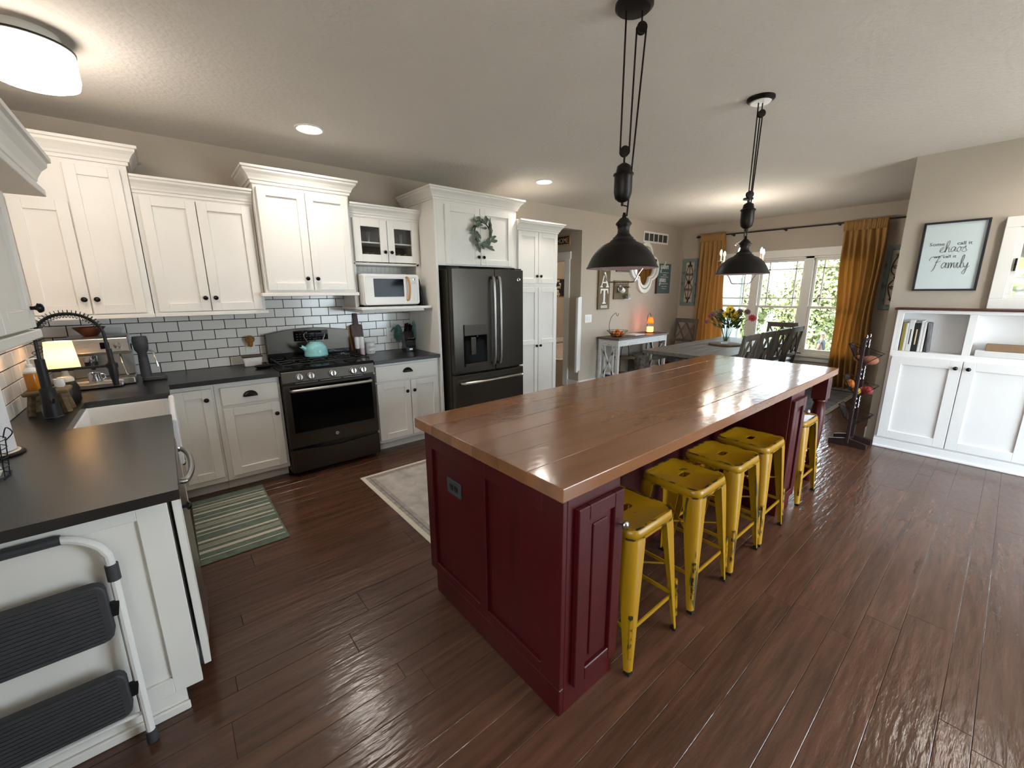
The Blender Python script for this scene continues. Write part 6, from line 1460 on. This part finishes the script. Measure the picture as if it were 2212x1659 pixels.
# ---------------------------------------------------------------- tiered basket stand
bx0, by0_ = 5.825, -3.452
t = thing('basket_stand', 'dark metal three-tier hanging basket stand beside the built-in', 'basket stand', (bx0, by0_, 0))
post = MB().bar((bx0-.10, by0_, .03), (bx0-.10, by0_, 1.05), .038, .028); build(post, 'post', 'iron_brown', t, bevel=.003)
post = MB().bar((bx0+.10, by0_, .03), (bx0+.10, by0_, 1.05), .038, .028); build(post, 'post', 'iron_brown', t, bevel=.003)
build(MB().bar((bx0-.12, by0_, 1.06), (bx0+.12, by0_, 1.06), .03, .024), 'top_bar', 'iron_brown', t, bevel=.002)
for x in (bx0-.10, bx0+.10):
    build(MB().prism([(-.155, 0), (.15, 0), (.15, .045), (.12, .055), (.03, .075), (-.03, .075), (-.13, .055), (-.155, .045)], lambda u, v: (x-.016, by0_+u, v), lambda u, v: (x+.016, by0_+u, v)), 'base_foot', 'iron_brown', t, bevel=.003)
build(MB().cyl((bx0-.10, by0_, .05), (bx0+.10, by0_, .05), .010), 'base_bar', 'iron_brown', t)
def wire_basket(zc):
    """V-shaped tilted basket hung between the posts"""
    wb = MB(); X0_, X1_ = bx0-.078, bx0+.078
    prof = [(by0_+.115, zc+.10), (by0_+.06, zc-.02), (by0_-.02, zc-.085), (by0_-.135, zc+.015)]
    for k in range(7):
        x = X0_+(X1_-X0_)*k/6; wb.tube([(x, a, b) for a, b in prof], .0038 if k in (0, 6) else .0026, 5)
    for (a, b), r in zip(prof, (.006, .003, .003, .006)): wb.tube([(X0_, a, b), (X1_, a, b)], r, 6)
    for s in range(3):
        (a, b), (c, d) = prof[s], prof[s+1]
        for q in (.33, .66): wb.tube([(X0_, a+(c-a)*q, b+(d-b)*q), (X1_, a+(c-a)*q, b+(d-b)*q)], .0016, 5)
    for x in (X0_, X1_):
        wb.tube([(x, prof[0][0], prof[0][1]), (x, prof[3][0], prof[3][1])], .0028, 5)
        for q in (.25, .5, .75): wb.tube([(x, prof[0][0]+(prof[3][0]-prof[0][0])*q, prof[0][1]+(prof[3][1]-prof[0][1])*q), (x, prof[1][0]+(prof[2][0]-prof[1][0])*q, prof[1][1]+(prof[2][1]-prof[1][1])*q)], .0016, 5)
    w = build(wb, 'wire_basket', 'iron_brown', t, smooth=True)
    ht = MB().add([(X0_, prof[0][0]+.001, prof[0][1]), (X1_, prof[0][0]+.001, prof[0][1]), (X1_, prof[0][0]-.018, prof[0][1]-.048), (X0_, prof[0][0]-.018, prof[0][1]-.048)], [(0, 1, 2, 3)])
    h = build(ht, 'label_plate', 'brushed_steel', w); so = h.modifiers.new('thickness', 'SOLIDIFY'); so.thickness = .003
    for x in (X0_, X1_): 
        cm = MB()
        for k in range(6):
            cc = (x*.93+bx0*.07+(.004 if k % 2 else -.004), by0_-.01, zc+.075+.022*k); cm.tube([(cc[0]+.006*math.cos(a), cc[1]+(.004 if k % 2 else 0)*math.sin(a), cc[2]+.013*math.sin(a)) for a in [2*PI*i/8 for i in range(8)]], .0018, 4, True)
        build(cm, 'chain', 'brushed_steel', w)
for z in (.905, .590, .300): wire_basket(z)
for dx, dy, dz, r, sc_, m, n_, lab in ((-.02, -.055, .905-.045, .052, (1.0, 1.2, .85), 'potato', 'sweet_potato', 'large brown sweet potato in the top wire basket'), (.01, .035, .905-.042, .042, (1, 1.1, .8), 'potato', 'sweet_potato', 'small brown sweet potato in the top wire basket'),
        (-.01, -.075, .590-.022, .040, I3, 'apple_red', 'apple', 'red apple at the right of the middle wire basket'), (.03, -.035, .590-.040, .038, I3, 'apple_red', 'apple', 'red apple in the centre of the middle wire basket'), (-.03, .005, .590-.042, .034, I3, 'yellow_pear', 'yellow_fruit', 'yellow fruit in the middle wire basket'),
        (-.02, .07, .590+.028, .036, I3, 'orange_fruit', 'orange', 'orange at the left of the middle wire basket'), (.04, .055, .590-.012, .034, I3, 'orange_fruit', 'orange', 'lower orange in the middle wire basket')):
    o = build(MB().ball((bx0+dx, by0_+dy, dz), r, sc_, 16, 10), n_, m, None, smooth=True); tag(o, lab, 'fruit' if n_ != 'sweet_potato' else 'vegetable')

# ---------------------------------------------------------------- outside the dining window
g = MB().add([(8.7, -30, -.55), (12, -30, -.8), (22, -30, -2.04), (60, -30, -2.2), (8.7, 30, -.55), (12, 30, -.8), (22, 30, -2.04), (60, 30, -2.2)], [(0, 1, 5, 4), (1, 2, 6, 5), (2, 3, 7, 6)])
o = build(g, 'lawn', 'grass', None); tag(o, 'bright green lawn outside the dining window', 'lawn'); o['kind'] = 'structure'
g = MB().add([(-40, -40, -.3), (-.2, -40, -.3), (-.2, 30, -.3), (-40, 30, -.3)], [(0, 1, 2, 3)]).add([(-.2, -40, -.301), (8.7, -40, -.301), (8.7, -6.9, -.301), (-.2, -6.9, -.301)], [(0, 1, 2, 3)])
o = build(g, 'added_patio', 'added_patio', None); tag(o, 'pale ground added behind the house for neutral bounce light', 'added_patio'); o['kind'] = 'structure'
t = thing('house_siding_wall', 'pale green lap siding wall outside the left window', 'house wall', (9.3, -.62, -.5))
build(MB().box(8.72, 9.93, -.60, -.45, -.6, 2.9), 'sheathing', 'siding', t)
for i in range(19):
    z = -.58+i*.18; build(MB().prism([(-.625, z), (-.600, z), (-.600, z+.195), (-.606, z+.195)], lambda u, v: (8.72, u, v), lambda u, v: (9.90, u, v)), 'siding_board', 'siding', t)
build(MB().box(9.90, 10.0, -.65, -.45, -.6, 2.9), 'corner_board', 'trim_white', t)
def tree(name, label, x, y, zg, h, rad, n, m, seed, zc0=.30, fl=.30):
    rs = random.Random(seed); t = thing(name, label, 'tree', (x, y, zg), 'trees and bushes beyond the dining window')
    build(MB().tube([(x, y, zg), (x+.1, y, zg+h*.35), (x, y+.1, zg+h*.7)], [.14, .10, .05], 7), 'trunk', 'bark', t, smooth=True)
    mb = MB(); cz = zg+h*(zc0+(1-zc0)/2); rz = h*(1-zc0)/2
    blobs = [(rs.uniform(-1, 1)*.55, rs.uniform(-1, 1)*.55, rs.uniform(-1, 1)*.6, rs.uniform(.35, .6)) for _ in range(14)]
    for _ in range(n):
        b = rs.choice(blobs); u = rs.uniform(-1, 1); a = rs.uniform(0, 2*PI); q = math.sqrt(1-u*u); rr = b[3]*rs.uniform(.75, 1.05)
        d = Vector((q*math.cos(a), q*math.sin(a), u)); c = Vector((x+(b[0]+d.x*rr)*rad, y+(b[1]+d.y*rr)*rad, cz+(b[2]+d.z*rr)*rz))
        nrm = (d+Vector((rs.uniform(-.7, .7), rs.uniform(-.7, .7), rs.uniform(-.4, .7)))).normalized(); s = nrm.orthogonal().normalized(); e = nrm.cross(s); k = fl*rs.uniform(.6, 1.2)
        an = rs.uniform(0, 6.28); s, e = s*math.cos(an)+e*math.sin(an), e*math.cos(an)-s*math.sin(an)
        mb.add([c-s*k*.5, c+e*k*.28, c+s*k*.6, c-e*k*.28], [(0, 1, 2, 3)])
    o = build(mb, 'crown', m, t); o['kind'] = 'stuff'
zg = -2.05
tr_l = [(24.5, 8.1, 3.5, 1.35, 0), (24.5, 4.9, 3.9, 1.35, 1), (24.5, 1.7, 5.3, 1.35, 0), (24.5, -1.5, 6.4, 1.35, 1), (24.5, -4.7, 6.6, 1.35, 0), (28, 9.9, 3.6, 1.4, 1), (28, 6.55, 4.2, 1.4, 2), (28, 3.2, 5.2, 1.4, 0), (28, -.1, 6.6, 1.4, 2), (28, -3.4, 7.4, 1.4, 1), (31.8, 8.6, 3.9, 1.5, 2), (31.8, 5.0, 4.6, 1.5, 1), (31.8, 1.4, 6.6, 1.5, 0), (31.8, -2.2, 8.0, 1.5, 2)]
for i, (x, y, h, r, k) in enumerate(tr_l):
    row = 'front' if x < 26 else ('middle' if x < 30 else 'back'); n_ = ('first', 'second', 'third', 'fourth', 'fifth')[i if i < 5 else (i-5 if i < 10 else i-10)]
    tree('garden_tree', 'bright green tree outside the dining window, %s from the left in the %s row' % (n_, row), x, y, zg, h, r, 5000, 'foliage_%d' % k, 20+i, .0, .22)
tree('near_branches_tree', 'loose-leaved tree nearer the house, branches across the middle window top', 17.5, 3.35, -1.5, 6.8, 1.9, 420, 'foliage_2', 50, .50, .22)
for i, (x, y, lab) in enumerate(((-7, -3.2, 'left'), (-7.5, -9.8, 'right'),)):
    tree('yard_tree', 'green tree behind the house, %s one' % lab, x, y, -.3, 5.5, 2.6, 2200, 'foliage_%d' % (i % 3), 70+i, .05, .34)

# person standing on the lawn
hx, hy, hz = 22.2, .82, -2.045
t = thing('person', 'person in dark shirt and light cap standing outside, seen through the right window', 'person', (hx, hy, hz))
def skin(name, verts, edges, radii, m, lvl=2):
    me = bpy.data.meshes.new(name); me.from_pydata([(hx+b, hy-a, hz+c) for a, b, c in verts], edges, []); me.update()
    o = link(name, me, m, t); o.modifiers.new('skin', 'SKIN')
    for sv, r in zip(me.skin_vertices[0].data, radii): sv.radius = r if isinstance(r, tuple) else (r, r)
    me.skin_vertices[0].data[0].use_root = True
    s = o.modifiers.new('sub', 'SUBSURF'); s.levels = s.render_levels = lvl; return o
V = [(0, 0, .95), (0, 0, 1.15), (0, 0, 1.38), (0, 0, 1.50), (.02, .03, 1.60), (.02, .03, 1.68),
     (0, .18, 1.40), (-.02, .24, 1.14), (-.12, .20, .95), (-.16, .18, .86), (0, -.18, 1.40), (-.02, -.25, 1.14), (-.10, -.24, .92), (-.13, -.24, .83),
     (0, .10, .88), (0, .11, .48), (.02, .11, .08), (-.14, .12, .03), (0, -.10, .88), (0, -.11, .48), (.02, -.11, .08), (-.14, -.12, .03)]
E_ = [(0, 1), (1, 2), (2, 3), (3, 4), (4, 5), (2, 6), (6, 7), (7, 8), (8, 9), (2, 10), (10, 11), (11, 12), (12, 13), (0, 14), (14, 15), (15, 16), (16, 17), (0, 18), (18, 19), (19, 20), (20, 21)]
R_ = [(.15, .17), (.14, .17), (.13, .19), .06, .095, .08, .065, .05, .04, .045, .065, .05, .04, .045, .09, .06, .045, .05, .09, .06, .045, .05]
skin('body', V, E_, R_, 'skin')
skin('shirt', [V[0], V[1], V[2], V[6], (-.01, .215, 1.25), V[10], (-.01, -.22, 1.25), (0, 0, 1.46)], [(0, 1), (1, 2), (2, 3), (3, 4), (2, 5), (5, 6), (2, 7)], [(.165, .19), (.16, .19), (.15, .21), .085, .08, .085, .08, .075], 'shirt_dark')
skin('trousers', [(0, 0, .98), V[14], V[15], (.02, .11, .12), V[18], V[19], (.02, -.11, .12)], [(0, 1), (1, 2), (2, 3), (0, 4), (4, 5), (5, 6)], [(.16, .18), .11, .085, .075, .11, .085, .075], 'cap_grey')
cp = build(MB().lathe([(.112, 0), (.110, .035), (.085, .075), (.03, .095), (0, .097)], (hx+.03, hy-.02, hz+1.685), 16), 'cap', 'cap_grey', t, smooth=True)
build(MB().prism([(-.085, .04), (.085, .04), (.075, .16), (.03, .20), (-.03, .20), (-.075, .16)], lambda u, v: (hx+.03+u, hy-.02+v, hz+1.690), lambda u, v: (hx+.03+u, hy-.02+v, hz+1.702)), 'cap_brim', 'cap_grey', cp)
build(MB().ball((hx+.03, hy+.085, hz+1.625), .018, (.8, 1.2, 1)), 'nose', 'skin', t, smooth=True)
for s_ in (-1, 1): build(MB().ball((hx+.03+s_*.035, hy+.068, hz+1.650), .009), 'eye', 'ink', t, smooth=True); build(MB().ball((hx+.03+s_*.092, hy-.02, hz+1.63), .022, (.5, 1, 1.3)), 'ear', 'skin', t, smooth=True)
build(MB().ball((hx+.03, hy+.070, hz+1.575), .016, (1.4, .5, .4)), 'mouth', 'apple_red', t, smooth=True)

# ---------------------------------------------------------------- lettering to meshes
tmp = []
for T_ in TEXTS:
    cu = bpy.data.curves.new('lettering', 'FONT'); cu.body = T_[1]; cu.size = T_[2]; cu.extrude = T_[7]/2; cu.align_x = T_[8]; cu.shear = T_[6]; cu.resolution_u = 2
    o = bpy.data.objects.new('lettering_tmp', cu); COL.objects.link(o); tmp.append(o)
bpy.context.view_layer.update(); dg = bpy.context.evaluated_depsgraph_get()
for o, (par, body, size, pos, face, m, sh, dp, al, sx) in zip(tmp, TEXTS):
    me = bpy.data.meshes.new_from_object(o.evaluated_get(dg))
    X_, Y_, Z_ = {'-y': ((1, 0, 0), (0, 0, 1), (0, -1, 0)), '-x': ((0, -1, 0), (0, 0, 1), (-1, 0, 0))}[face]
    Mx = Matrix(((X_[0], Y_[0], Z_[0], pos[0]), (X_[1], Y_[1], Z_[1], pos[1]), (X_[2], Y_[2], Z_[2], pos[2]), (0, 0, 0, 1))) @ Matrix.Diagonal((sx, 1, 1, 1))
    me.transform(Mx); me.materials.clear(); me.name = 'lettering'
    link('lettering', me, m, par)
for o in tmp:
    cu = o.data; bpy.data.objects.remove(o); bpy.data.curves.remove(cu)
